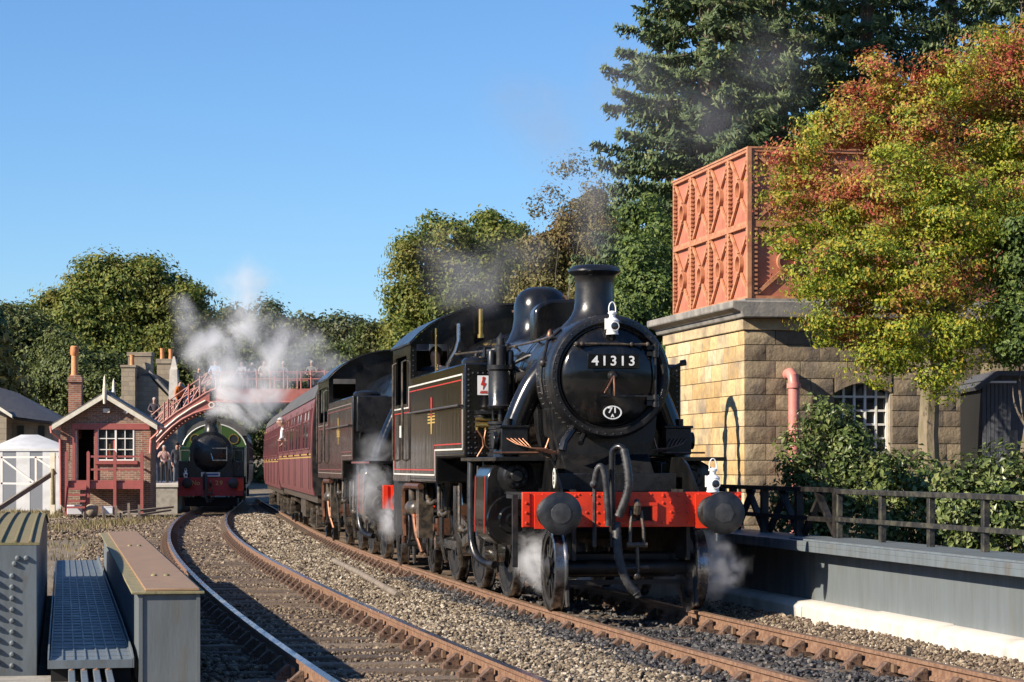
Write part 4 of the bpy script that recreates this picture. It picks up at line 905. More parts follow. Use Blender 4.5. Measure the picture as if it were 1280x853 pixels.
# ------------------------------------------------------------------ coaches
SIDE = [(1.30,1.00),(1.345,1.20),(1.36,1.60),(1.36,2.05),(1.335,2.55),(1.29,2.98),(1.25,3.10)]
ROOF = [(1.29,3.06),(1.22,3.26),(1.02,3.48),(.70,3.66),(.35,3.75),(0,3.78)]
def side_x(z):
    for (a,za),(b,zb_) in zip(SIDE, SIDE[1:]):
        if z <= zb_: return a + (b-a)*(z-za)/(zb_-za)
    return SIDE[-1][0]
def coach(label, Y0, fn=main_c):
    L = 19.6; Y1 = along(fn, Y0, L); s = (fn(Y1)-fn(Y0))/(Y1-Y0)
    t = thing('railway_coach', label, 'coach', (fn(Y0),Y0,zg((Y0+Y1)/2)), math.atan(-s), 'maroon coaches of the steam trains')
    sec = [(-x,z) for x,z in SIDE] + [(x,z) for x,z in SIDE[::-1]]
    part('body', MB().prism(sec, 0.02, L-.02, 'xz'), K['maroon'], t)
    rf = [(-x,z) for x,z in ROOF] + [(x,z) for x,z in ROOF[::-1]][1:]
    part('roof', MB().prism(rf, -.06, L+.06, 'xz'), K['croof'], t)
    en = MB().prism([(x*.985,z) for x,z in sec], -.015,.02,'xz'); part('end_panel', en, K['soot'], t)
    gw = MB().box(-.55,.55,-.35,-.012,1.15,3.35); part('gangway', gw, K['soot'], t, bev=.05)
    for x in (-.87,.87): part('buffer', MB().lathe([(0,-.62),(.22,-.6),(.22,-.57),(.08,-.55),(.08,-.2),(.14,-.15),(.14,0)], (x,0,1.06), (0,1,0), 18), K['soot'], t)
    # windows, doors, lines
    y = .55; k = 0
    while y < L - 1.3:
        isdoor = k % 3 == 0; wd = .48 if isdoor else 1.18
        for sx in (-1,1):
            w_ = MB(); z0, z1 = 2.02, 2.82; o_ = .012
            vs = [(sx*(side_x(z)+o_), yy, z) for yy in (y,y+wd) for z in (z0,(z0+z1)/2,z1)]
            w_.add(vs, [(0,1,4,3),(1,2,5,4)])
            fr = MB()
            for yy in (y-.03,y+wd): fr.bar((sx*(side_x(z0)+o_),yy+.015,z0-.02),(sx*(side_x(z1)+o_),yy+.015,z1+.02),.03,.03,up=(0,1,0))
            for z in (z0-.02,z1+.02): fr.bar((sx*(side_x(z)+o_),y-.03,z),(sx*(side_x(z)+o_),y+wd+.03,z),.03,.03)
            if not isdoor: fr.bar((sx*(side_x(2.6)+o_),y,2.6),(sx*(side_x(2.6)+o_),y+wd,2.6),.03,.03)
            wo = part('window', w_, K['glass'], t); part('window_frame', fr, K['maroon'], wo)
            if isdoor:
                dl = MB()
                for yy in (y-.12,y+wd+.12): dl.bar((sx*(1.363),yy,1.12),(sx*1.363,yy,2.05),.008,.016,up=(0,1,0)); dl.bar((sx*1.363,yy,2.05),(sx*(side_x(2.95)+.003),yy,2.95),.008,.016,up=(0,1,0))
                dl.box(min(sx*1.36,sx*1.40),max(sx*1.36,sx*1.40),y+wd-.02,y+wd+.08,1.85,1.90)
                part('door_edges', dl, K['soot'], t)
        y += wd + (.30 if isdoor else .34); k += 1
    for sx in (-1,1):
        for z in (1.80,1.86): part('waist_line', MB().box(min(sx*1.362,sx*1.366),max(sx*1.362,sx*1.366),.03,L-.03,z,z+.024), K['yellow'], t)
        part('sole_bar', MB().box(min(sx*1.05,sx*1.22),max(sx*1.05,sx*1.22),.1,L-.1,.84,1.0), K['grime'], t)
    for yb in (2.7, L-2.7):
        b = MB()
        for sx in (-1,1):
            b.prism([(yb-1.75,.55),(yb-1.5,.72),(yb-.6,.72),(yb-.4,.58),(yb+.4,.58),(yb+.6,.72),(yb+1.5,.72),(yb+1.75,.55),(yb+1.5,.40),(yb+.7,.34),(yb-.7,.34),(yb-1.5,.40)], sx*1.0-.06, sx*1.0+.06, 'yz')
            for yy in (yb-1.3,yb+1.3): b.box(sx*1.06-.12,sx*1.06+.12,yy-.16,yy+.16,.32,.62); b.bar((sx*1.12,yy-.5,.62),(sx*1.12,yy+.5,.62),.08,.10)
            b.bar((sx*1.15,yb-1.0,.30),(sx*1.15,yb+1.0,.30),.1,.05)
        b.box(-1,1,yb-.25,yb+.25,.5,.85); bo = part('bogie', b, K['grime'], t)
        for yy in (yb-1.3,yb+1.3):
            for sx in (-1,1):
                wh = MB().lathe([(0,-.06),(.1,-.08),(.4,-.04),(.485,-.065),(.485,-.045),(.457,-.03),(.455,.065),(.40,.065),(.36,.03),(.12,.04),(.1,.1),(0,.1)], (sx*.765,yy,.457), (sx,0,0), 28); part('wheel', wh, K['soot'], bo)
    for b_ in (MB().box(-1.15,-.5,7.2,8.9,.40,.84), MB().box(-1.12,-.6,9.6,10.4,.45,.84), MB().cyl((-.8,11.2,.62),(-.8,12.6,.62),.2,n=12), MB().box(.5,1.15,8,10,.4,.84)): part('underfloor_box', b_, K['grime'], t)
    return t, Y1
Y3 = along(main_c, Y2, 13.95)
coachA, Y4 = coach('maroon coach with yellow waist lines right behind the second engine', Y3)
coachB, Y5 = coach('maroon coach farther back passing under the red footbridge', along(main_c, Y4, .5))

# ------------------------------------------------------------------ dark green tank engine No 29 on the left track
Y29 = 91.5; t29 = thing('saddle_free_tank_locomotive', 'dark green tank engine with red beam numbered 29 blowing steam', 'locomotive', (left_c(Y29),Y29,zg(Y29)), math.atan(-slope(left_c,Y29+4)), None)
t29.name = 'green_tank_locomotive'
def loco29(t):
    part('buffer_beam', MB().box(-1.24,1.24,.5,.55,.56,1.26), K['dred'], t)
    bl = MB().box(1.02,1.255,.44,.498,.75,1.2); part('lit_beam_end', bl, K['red'], t)  # brighter red block paints the sunlit end of the shaded beam
    for sx in (-1,1):
        part('buffer', MB().lathe([(0,-.015),(.15,0),(.2,.02),(.2,.05),(.09,.07),(.09,.25),(.14,.3),(.17,.48),(0,.48)], (sx*.875,0,1.05), (0,1,0), 24), K['bface'] if sx > 0 else K['soot'], t)
    figures('No', .16, .24, K['gold'], t, (-.55,.495,1.05), 'letter', off=.004); figures('29', .16, .24, K['gold'], t, (.32,.495,1.05), off=.004)
    hook_coupling(t, .5, 1.0)
    part('vacuum_hose', MB().tube([(-.25,.42,.8),(-.25,.4,1.35),(-.2,.35,1.42),(-.15,.32,1.3),(-.2,.3,.6),(-.1,.3,.3)], .05, 8), K['rubber'], t)
    part('front_plate', MB().box(-1.22,1.22,.55,1.6,1.22,1.27), K['smoke'], t)
    hd = MB().box(-.36,.36,.40,.42,1.30,1.46); ho = part('headboard', hd, K['line_w'], t, 'small white headboard with a blue band'); part('band', MB().box(-.30,.30,.393,.399,1.345,1.415), cloth('headboard_blue', (.05,.12,.35)), ho)
    zb = 2.18
    part('smokebox', MB().lathe([(0,1.05),(.80,1.05),(.84,1.10),(.84,2.6)], (0,0,zb), (0,1,0), 40), K['smoke'], t)
    part('smokebox_front', MB().prism([(-.85,1.27),(.85,1.27),(.80,2.1),(.78,2.3)]+[(.85*math.cos(R(a)),zb+.85*math.sin(R(a))) for a in range(10,171,10)]+[(-.78,2.3),(-.80,2.1)], 1.0,1.2,'xz'), K['smoke'], t)
    dr = part('smokebox_door', MB().lathe([(0,.84),(.2,.85),(.5,.90),(.69,.97),(.72,1.0)], (0,0,zb), (0,1,0), 36), K['smoke'], t)
    part('door_straps', MB().box(.05,.6,.80,.84,zb+.18,zb+.23).box(.05,.6,.80,.84,zb-.28,zb-.23).cyl((0,.80,zb+.02),(.08,.76,zb-.24),.025,n=6).cyl((.60,.84,zb-.3),(.60,.84,zb+.26),.02,n=6), K['steel'], dr)
    part('chimney', MB().lathe([(.5,zb+.62),(.36,zb+.74),(.27,zb+.88),(.235,zb+1.05),(.225,zb+1.42),(.245,zb+1.45),(.30,zb+1.48),(.30,zb+1.54),(.24,zb+1.58),(.19,zb+1.58),(.18,zb+1.3),(0,zb+1.3)], (0,1.75,0), (0,0,1), 28), K['smoke'], t)
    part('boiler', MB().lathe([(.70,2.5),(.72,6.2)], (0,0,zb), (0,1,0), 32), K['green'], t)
    part('dome', MB().lathe([(.42,zb+.6),(.34,zb+.8),(.33,zb+1.1),(.27,zb+1.3),(.12,zb+1.4),(0,zb+1.42)], (.0,4.2,0), (0,0,1), 24), K['brass'], t)
    for sx in (-1,1):
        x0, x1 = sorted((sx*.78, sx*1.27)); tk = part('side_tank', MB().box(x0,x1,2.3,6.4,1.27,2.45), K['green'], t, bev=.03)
        l = MB(); a, b = sorted((sx*.87, sx*1.20))
        for (p, q) in (((a,1.42),(b,1.42)),((b,1.42),(b,2.32)),((b,2.32),(a,2.32)),((a,2.32),(a,1.42))): l.bar((p[0],2.296,p[1]),(q[0],2.296,q[1]),.006,.025,up=(0,1,0))
        part('lining', l, K['line_w'], tk)
        part('sand_box', MB().box(x0,x1,1.3,1.9,1.27,1.9), K['smoke'], t, bev=.03)
        for y, r in ((2.4,.68),(4.3,.68),(6.2,.68)): wheel(t, sx*.765, y, r, sx, 12, 'driving_wheel')
        part('spectacle', MB().lathe([(.17,0),(.21,0),(.21,-.03),(.17,-.03)], (sx*.78,6.395,zb+.62), (0,1,0), 20, closed=True), K['brass'], t)
        part('spectacle_glass', MB().lathe([(0,-.005),(.17,-.005)], (sx*.78,6.39,zb+.62), (0,1,0), 20), K['glass'], t)
    arcp = [(1.27*math.sin(R(a))/math.sin(R(75)), 2.55 + .85*(math.cos(R(a))-math.cos(R(75)))/(1-math.cos(R(75)))) for a in range(-75,76,10)]
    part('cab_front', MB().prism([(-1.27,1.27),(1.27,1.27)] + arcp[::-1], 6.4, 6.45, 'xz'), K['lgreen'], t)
    part('cab_edge', MB().tube([(p[0]*1.01,6.38,p[1]+.01) for p in arcp], .03, 6), K['line_w'], t)
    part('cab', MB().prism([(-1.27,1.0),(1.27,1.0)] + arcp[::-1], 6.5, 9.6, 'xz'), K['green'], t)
    fr = MB()
    for sx in (-1,1): fr.box(sx*.6-.02,sx*.6+.02,.55,9.5,.5,1.22)
    fr.box(-1.0,1.0,.9,1.1,.15,.5); part('main_frames', fr, K['void'], t)
loco29(t29)
M29 = Matrix.Translation(t29.location) @ Matrix.Rotation(t29.rotation_euler.z, 4, 'Z')
l29 = lamp(M29 @ Vector((-.95,.50,1.265)), t29.rotation_euler.z, 'white oil lamp above the buffer of the green engine'); l29['group'] = 'white oil lamps on the engine fronts'
coachC, _ = coach('maroon coach standing behind the green engine at the platform', along(left_c, Y29, 10.4), left_c)

# ------------------------------------------------------------------ foreground girders and walkway on the left
GA = math.atan(.187)
gl = thing('bridge_girder', 'low grey box girder with a rusty brown top plate beside the walkway', 'girder', (-2.96,18.9,0), GA)
part('web', MB().box(.02,.50,0,16.5,-.20,.545), K['girder'], gl, bev=.006)
part('top_flange', MB().box(-.035,.535,-.03,16.5,.545,.566), K['yedge'], gl, 'flange with a lichened yellow edge', bev=.004)
part('top_plate', MB().box(.07,.50,.02,16.4,.566,.588), K['rustplate'], gl, 'rusty brown top plate', bev=.006)
b = MB()
for x, y in ((.22,2.2),(.33,2.2),(.22,10),(.33,10)): b.lathe([(.028,0),(.026,.012),(.012,.02),(0,.021)], (x,y,.588), (0,0,1), 10)
part('bolts', b, K['yedge'], gl, kind='stuff')
for x in (.02,.47): part('end_angle', MB().box(x,x+.03,-.012,.0,-.20,.545), K['girder'], gl)
solo('padstone', MB().box(0,.62,-.55,.3,-.30,-.155), K['conc2'], 'pale concrete padstone at the foot of the low girder', 'padstone', None, (-2.85,18.6,-.0), GA, .02)

wk = thing('walkway', 'narrow blue-grey plate walkway between the two girders', 'walkway', (-2.96,18.9,0), GA)
NP = 7
for i in range(NP):
    x0 = -.655 + .625*i/NP
    part('floor_strip', MB().box(x0,x0+.625/NP-.008,0,20,.012,.03), K['chequer'], wk)
for i in range(NP+1): part('rib', MB().box(-.659+.625*i/NP-.006,-.659+.625*i/NP+.006,0.002,20,.012,.040), K['girder_b'], wk)
cl = MB()
for y in np.arange(.4,20,.42): cl.box(-.655,-.032,y,y+.012,.03,.0345)
part('cleats', cl, K['girder_b'], wk, kind='stuff')
for x in (-.685,-.028): part('kerb_plate', MB().prism([(-.02,-.03),(20,-.03),(20,.11),(4,.11),(.5,.085),(-.02,.05)], x, x+.012, 'yz'), K['girder_b'], wk)
part('front_lip', MB().box(-.672,-.03,-.02,0,-.03,.036), K['girder_b'], wk)
part('recess_dark_block', MB().box(-.66,-.04,.05,.25,-.35,.008), K['void'], wk)  # near-black block painting the dark recess under the walkway
for x in (-.50,-.405,-.31,-.215): part('joist', MB().box(x-.026,x+.026,-2.2,.04,-.10,-.035), K['girder'], wk, bev=.006)
bo = MB()
for x in (-.50,-.405,-.31,-.215): bo.rivet((x,-.12,-.035),(0,0,1),.02)
part('joist_bolts', bo, K['rail'], wk, kind='stuff')

gr = thing('bridge_girder', 'tall grey riveted girder with a humped mossy top at the picture edge', 'girder', (-2.96,18.9,0), GA)
prof = []; N = 26
for i in range(N+1):
    u = i/N; y = .95 + 13*u; prof.append((y, .905 + .095*math.sin(min(u*1.0,1)*math.pi) - .45*max(u-.55,0)**1.5))
part('web', MB().prism([(.95,-.25),(13.95,-.25)] + prof[::-1], -1.65, -.775, 'yz'), K['girder_b'], gr, bev=.006)
tp = MB(); th = []
for (y,z) in prof: th.append((y,z))
tp.prism([(p[0],p[1]+.022) for p in th] + [(p[0],p[1]+.002) for p in th[::-1]], -1.68,-.755,'yz'); part('top_plate', tp, K['moss'], gr, 'mossy brown curved top plate')
for x in (-1.55,-1.43,-1.31,-1.19,-1.07,-.95,-.83):
    pts = [(x, p[0], p[1]+.028) for p in prof]; part('top_rib', MB().tube(pts, .012, 6), K['moss'], gr)
rv = MB()
for y0_ in (.45,):
    z = .78
    for (px_, z_) in ((-.865,.80),(-.90,.80),(-.935,.80-.05)): pass
    for zz in np.arange(-.08,.72,.092): rv.lathe([(.024,0),(.022,.012),(.012,.024),(0,.026)], (-.975,.95,zz), (0,-1,0), 10); rv.lathe([(.024,0),(.022,.012),(.012,.024),(0,.026)], (-1.085,.95,zz+.03), (0,-1,0), 10)
    for x_, z_ in ((-.955,.755),(-.93,.80),(-.86,.80)): rv.lathe([(.024,0),(.022,.012),(.012,.024),(0,.026)], (x_,.95,z_), (0,-1,0), 10)
part('rivets', rv, K['girder_b'], gr, kind='stuff')
solo('stone_slab', MB().box(-.55,.75,-.9,.5,-.33,-.14), K['conc2'], 'flat stone slab under the tall girder at the lower edge', 'slab', None, (-3.95,18.9,0), GA, .02)
a, b_ = at(417,694,41.5), at(498,738,30.2); a.z = zg(41)-.07; b_.z = -.08
solo('fallen_pole', MB().tube([a, a.lerp(b_,.5)+Vector((0,0,.02)), b_], .045, 10), K['timber'], 'pale wooden pole lying on the ballast between the tracks', 'pole')

# ------------------------------------------------------------------ signal box
YS = 88.0; q = YS / FPX
def X(px): return (px-640)*q
def Z(py): return CAM_H + (HOR-py)*q
GZ = -.22
sx0, sx1 = X(76), X(187); cxs = (sx0+sx1)/2; wd = sx1-sx0; eav = Z(524); apex = Z(488)
sb_ = thing('signal_box', 'small red brick signal box with white bargeboards and red veranda', 'signal box', (sx0, YS, GZ), .075)
def lx(px): return X(px)-sx0
def lz(py): return Z(py)-GZ
wall = MB(); D = 2.9; e, ap = lz(528), lz(494)
dx0, dx1, dz0, dz1 = lx(93), lx(117), lz(606), lz(537); wx0, wx1, wz0, wz1 = lx(121), lx(167), lz(576), lz(534.5)
for (a,b,c,d_) in ((0,dx0,0,e),(dx0,wd,0,dz0),(dx0,wd,dz1,e),(dx1,wx0,dz0,dz1),(wx0,wx1,dz0,wz0),(wx1,wd,dz0,dz1)):
    if b-a > .01 and d_-c > .01: wall.box(a,b,0,.23,c,d_)
if wz1 < dz1: wall.box(wx0,wx1,0,.23,wz1,dz1)
wall.prism([(0,e),(wd,e),(wd/2,ap)], 0, .23, 'xz'); wall.box(0,.23,.23,D,0,e); wall.box(wd-.23,wd,.23,D,0,e); wall.box(.23,wd-.23,D-.23,D,0,e); wall.prism([(0,e),(wd,e),(wd/2,ap)], D-.23, D, 'xz')
part('wall', wall, K['brick'], sb_)
for a in (0, wd-.30): part('corner_bricks', MB().box(a-.012,a+.312,-.012,.10,lz(575),e-.25), K['brick_o'], sb_, 'orange brick quoin')
part('inside', MB().box(.3,wd-.3,1.6,1.65,.5,e), K['void'], sb_); part('floor', MB().box(.23,wd-.23,.23,D-.23,dz0-.1,dz0), K['timber'], sb_)
ov = .28
for sx in (-1,1):
    x_e = wd/2 + sx*(wd/2+ov); sl_ = (ap-e)/(wd/2); ze_ = e - ov*sl_
    roof = MB().prism([(wd/2,ap+.04),(x_e,ze_+.04),(x_e,ze_+.12),(wd/2,ap+.12)], -.38, D+.3, 'xz'); part('roof', roof, K['slate'], sb_)
    bb = MB().prism([(wd/2,ap+.06),(x_e,ze_+.06),(x_e,ze_-.12),(wd/2,ap-.12)], -.43, -.38, 'xz'); part('bargeboard', bb, K['cream'], sb_)
    bb = MB().prism([(wd/2,ap+.06),(x_e,ze_+.06),(x_e,ze_-.12),(wd/2,ap-.12)], D+.3, D+.35, 'xz'); part('bargeboard', bb, K['cream'], sb_)
    part('gutter', MB().cyl((x_e+sx*.05,-.35,ze_-.02),(x_e+sx*.05,D+.3,ze_-.02),.055,n=8), K['pink'], sb_)
    dp = MB().tube([(x_e+sx*.05,-.3,ze_-.05),(x_e+sx*.03,-.3,ze_-.2),(wd/2+sx*(wd/2+.02)-sx*.0,-.06,ze_-.45),(wd/2+sx*(wd/2+.0),-.06,.3 if sx<0 else 2.2)], .045, 8); part('downpipe', dp, K['pink'], sb_)
part('ridge', MB().cyl((wd/2,-.4,ap+.13),(wd/2,D+.32,ap+.13),.07,n=8), K['slate'], sb_)
for y in (-.40, D+.32): part('finial', MB().lathe([(0,-.35),(.05,-.35),(.075,-.1),(.075,.2),(.06,.25),(.035,.6),(0,.72)], (wd/2,y,ap+.02), (0,0,1), 8), K['cream'], sb_)
part('lintel', MB().box(lx(90),lx(186),-.05,.02,lz(537),lz(529.5)), K['wred'], sb_)
for p_ in (90.5,118): part('door_post', MB().box(lx(p_),lx(p_+3.6),-.04,.04,dz0,dz1), K['wred'], sb_)
part('door', MB().box(dx0+.02,dx0+.07,.05,.75,dz0,dz1-.02), K['wframe'], sb_)
win = part('window', MB().box(wx0,wx1,.06,.09,wz0,wz1), K['glass'], sb_)
fr = MB(); fw = .05
for a in (wx0,wx1-fw,(wx0+wx1)/2-fw*.7): fr.box(a,a+fw*(1.4 if 0<a-wx0<wx1-wx0-.2 else 1),-.02,.05,wz0,wz1)
for z in (wz0,wz1-fw): fr.box(wx0,wx1,-.015,.045,z,z+fw)
part('window_frame', fr, K['wframe'], win)
gb = MB()
for i in (1,3): gb.box(wx0+(wx1-wx0)*i/4-.016,wx0+(wx1-wx0)*i/4+.016,.0,.04,wz0,wz1)
for i in (1,2): gb.box(wx0,wx1,.002,.038,wz0+(wz1-wz0)*i/3-.016,wz0+(wz1-wz0)*i/3+.016)
part('glazing_bars', gb, K['wframe'], win)
iv = MB().box(wx0+.42,wx0+.47,.049,.055,wz0+.1,wz0+.62,1); iv.box(wx0+.58,wx0+.68,.049,.055,wz0+.05,wz0+.75); iv.box(wx0+.36,wx0+.42,.049,.055,wz0+.1,wz0+.4); part('lever_handles', iv, [K['red'], K['yellow']], win)
part('sill', MB().box(wx0-.08,wx1+.12,-.09,.0,wz0-.13,wz0-.005), K['wred'], sb_)
part('gable_light', MB().box(lx(129),lx(137),-.22,.0,lz(516),lz(511)), K['cream'], sb_); part('alarm_bell', MB().lathe([(0,-.12),(.09,-.12),(.1,0),(0,0)], (lx(157),0,lz(514)), (0,1,0), 12), K['plastic'], sb_)
cs = MB().box(lx(80),lx(96.5),1.4,2.05,e-.6,lz(476)).box(lx(79),lx(97.5),1.33,2.12,lz(476),lz(470)); cs.box(lx(81),lx(95.5),1.45,2.0,lz(470),lz(467.5))
co = part('chimney', cs, K['brick_o'], sb_); part('chimney_pot', MB().lathe([(.17,0),(.13,.1),(.12,.75),(.16,.8),(.16,1.08),(.12,1.12),(0,1.12)], (lx(87),1.7,lz(468)), (0,0,1), 12), K['pot'], co)
# veranda, a part of the box
dk = MB().box(lx(90),lx(181),-1.25,-.0,lz(603.5),lz(600.5)).box(lx(90),lx(181),-1.28,-1.22,lz(611),lz(603.5)); part('veranda_deck', dk, K['wred'], sb_)
for p_, top in ((88,566),(114.5,566),(147,566),(180,566)):
    part('veranda_post', MB().box(lx(p_)-.055,lx(p_)+.055,-1.38,-1.28,-.05,lz(top)).prism([(lx(p_)-.055,lz(top)),(lx(p_)+.055,lz(top)),(lx(p_),lz(top)+.06)],-1.38,-1.28,'xz'), K['wred'], sb_)
for (a,b) in ((114.5,180),): 
    for py in (571,587): part('handrail', MB().box(lx(a),lx(b),-1.36,-1.30,lz(py+1.2),lz(py-1.2)), K['wred'], sb_)
for py in (571,587): part('handrail', MB().box(lx(180)-.03,lx(180)+.03,-1.3,0,lz(py+1.2),lz(py-1.2)), K['wred'], sb_)
for i in range(4): part('step', MB().box(lx(91),lx(113),-1.45-.20*i,-1.28-.20*i,lz(612+i*7.5),lz(609.5+i*7.5)), K['wred'], sb_)
for p_ in (89.5,113): part('stair_string', MB().prism([(-1.3,lz(603)),(-1.3,lz(612)),(-2.25,-.02),(-2.05,-.02)], lx(p_)-.02, lx(p_)+.02, 'yz'), K['wred'], sb_)

# clutter by the box
solo('plastic_crate', MB().box(-.26,.26,-.2,.2,0,.34).box(-.28,.28,-.22,.22,.28,.31), K['plastic'], 'pale plastic crate under the signal box steps', 'crate', None, (X(101.5),YS-1.3,GZ-.02), .15, .02)
solo('plastic_box', MB().box(-.19,.19,-.2,.2,0,.26).box(-.2,.2,-.21,.21,.22,.245), K['plastic'], 'small blue-grey box under the signal box veranda', 'box', None, (X(141),YS-1.1,GZ), .1, .02)
st = MB().ball((0,0,.16),(.28,.26,.26),10,7); st.v = [(v[0]*(1+.25*mnoise.noise((v[0]*4,v[1]*4,v[2]*4))),v[1],v[2]*(1+.3*mnoise.noise((v[2]*5,v[0]*5,1)))) for v in st.v]
solo('boulder', st, K['stonefar'], 'pale lumpy boulder beside the veranda post', 'boulder', None, (X(122),YS-1.3,GZ-.05), 0)

# ------------------------------------------------------------------ platform
PY = 98.0; PTZ = PZ(606,PY)
def pfpath(Y0): return [(Vector((left_c(Y_),Y_,0)), latdir(left_c,Y_)) for Y_ in np.arange(Y0,146,3.0)]
plat = struct('platform', MB().sweep([(-3.6,-.6),(-1.5,-.6),(-1.5,PTZ-.10),(-3.6,PTZ-.10)], pfpath(PY)), K['conc2'])
part('coping', MB().sweep([(-3.6,PTZ-.098),(-1.43,PTZ-.098),(-1.43,PTZ),(-3.6,PTZ)], pfpath(PY-.05)), K['conc'], plat)
part('end_wall', MB().box(PX(191.5,PY),PX(222,PY),PY-.12,PY-.005,-.25,PZ(609,PY)), K['stonefar'], plat)

# ------------------------------------------------------------------ footbridge
YF = 108.0
def F(px, py, dy=0): p = at(px, py, YF); p.y += dy; return p
fb = thing('footbridge', 'red iron footbridge with arched stair girder over the tracks', 'footbridge', (0,YF,0), 0)
def fpoly(pts): return [(at(a,b,YF).x, at(a,b,YF).z) for a,b in pts]
WB = 2.0
for y0 in (0, WB-.12):
    low_ = [(186,566),(193,556),(203,545),(215,533.5),(228,524),(242,517),(256,512.5),(270,510)]
    up_ = [(270,486),(258,491),(240,503),(220,516),(200,531),(186,542)]
    part('stair_girder', MB().prism(fpoly(low_+up_), y0, y0+.10, 'xz'), K['bred'], fb)
    part('stair_flange', MB().tube([(p[0],y0+.0,p[1]) for p in fpoly(low_)], .06, 6), K['bred'], fb)
    part('stair_flange', MB().tube([(p[0],y0+.0,p[1]) for p in fpoly(up_)], .05, 6), K['bred'], fb)
    sc = fpoly([(190,552),(204,537),(222,522),(240,510),(257,501)]); part('scroll_rib', MB().tube([(p[0],y0-.05,p[1]) for p in sc], .045, 6), K['cream'], fb)
    rc = fpoly([(264.5,506.5)])[0]; part('ring', MB().lathe([(.09,0),(.135,0),(.135,-.06),(.09,-.06)], (rc[0],y0-.01,rc[1]), (0,1,0), 18, closed=True), K['cream'], fb)
    dk = fpoly([(262,503),(440,503),(440,486),(262,486)]); part('deck_girder', MB().prism(dk, y0, y0+.10, 'xz'), K['bred'], fb)
    part('deck_flange', MB().tube([(dk[0][0],y0,dk[0][1]),(dk[1][0],y0,dk[1][1])], .06, 6), K['bred'], fb)
    for r_ in (465,474): 
        a = fpoly([(262,r_),(440,r_)]); part('deck_rail', MB().tube([(p[0],y0,p[1]) for p in a], .032, 6), K['bred'], fb)
    for p_ in range(270,441,17): a = fpoly([(p_,486),(p_,463)]); part('deck_post', MB().tube([(p[0],y0,p[1]) for p in a], .045, 6), K['bred'], fb)
    for off in (22,13): 
        a = [(190,541-off),(205,528-off),(222,515-off),(242,501-off),(262,487-off)]; part('stair_rail', MB().tube([(p[0],y0,p[1]) for p in fpoly(a)], .032, 6), K['bred'], fb)
    for p_, b in ((205,528),(210,524),(236,505),(250,495)): a = fpoly([(p_,b),(p_,b-25)]); part('stair_post', MB().tube([(p[0],y0,p[1]) for p in a], .05, 6), K['bred'], fb)
    for p_, b in ((190,540),(214,521),(238,504)): a = fpoly([(p_,b),(p_+22,b-38)]); part('stair_brace', MB().tube([(p[0],y0,p[1]) for p in a], .03, 6), K['bred'], fb)
dd = fpoly([(262,499),(440,499)]); part('deck', MB().box(dd[0][0],dd[1][0],.1,WB-.12,dd[0][1]-.08,dd[0][1]), K['timber'], fb)
sp = fpoly([(188,546),(262,495)])
for i in range(18):
    x = sp[0][0]+(sp[1][0]-sp[0][0])*i/18; z = sp[0][1]+(sp[1][1]-sp[0][1])*(i+.5)/18; part('tread', MB().box(x,x+(sp[1][0]-sp[0][0])/18+.06,.1,WB-.12,z-.03,z), K['timber'], fb)
for p_ in (430,): a = at(p_,503,YF); part('pier', MB().box(a.x,a.x+.5,.2,1.7,-.4-0,a.z), K['stonefar'], fb)

# ------------------------------------------------------------------ stone station building and neighbours
YB = 122.0
bt = thing('station_building', 'coursed stone station building with stepped gable and tall chimneys', 'building', (0,YB,0), 0)
def B(px, py): p = at(px,py,YB); return (p.x, p.z)
part('gable_wall', MB().prism([B(150,625),B(222,625),B(222,506),B(213,499),B(196,482),B(187,470),B(176,470),B(150,497)], 0, 7, 'xz'), K['stonefar'], bt)
part('gable_coping', MB().prism([B(186,466),B(223,506),B(223,503),B(187,463)], -.12, .3, 'xz'), K['cap'], bt)
part('roof', MB().prism([B(140,505),B(176,468),B(187,466),B(224,506),B(224,509),B(140,509)], .3, 11, 'xz'), K['slate'], bt)
for (a,b,c,d_,cap_) in ((154,171,460,520,457),(158.5,187,445,500,440),(187,209,452,480,446)):
    p0, p1 = B(a,d_), B(b,c); y0 = -.6 if a < 155 else (.35 if a < 180 else 2.5)
    s_ = MB().box(p0[0],p1[0],y0,y0+1.0,p0[1],p1[1]); q0 = B(a-1,cap_); s_.box(p0[0]-.05,p1[0]+.05,y0-.05,y0+1.05,p1[1],q0[1]); part('chimney_stack', s_, K['stonefar'], bt)
for (a,b,c,y0) in ((165.5,457,444,-.1),(192,446,432,3.0),(203,446,433,3.0)):
    p0, p1 = B(a,b), B(a,c); part('chimney_pot', MB().lathe([(.12,0),(.10,.3),(.13,p1[1]-p0[1]),(0,p1[1]-p0[1])], (p0[0],y0,p0[1]), (0,0,1), 10), K['pot'], bt)
p0, p1, p2, p3 = B(212,500), B(224,500), B(222.5,462), B(213.5,462); tip = B(218,446)
part('pinnacle', MB().prism([p0,p1,p2,p3], -.4,.1,'xz').prism([p3,p2,(tip[0]+.04,tip[1]),(tip[0]-.04,tip[1])], -.2,-.1,'xz'), K['conc'], bt, 'pale tapering pinnacle')
part('canopy_shade_wall', MB().box(B(195,560)[0],B(260,560)[0],3,3.3,-.5,B(200,520)[1]), K['stonefar'], bt)

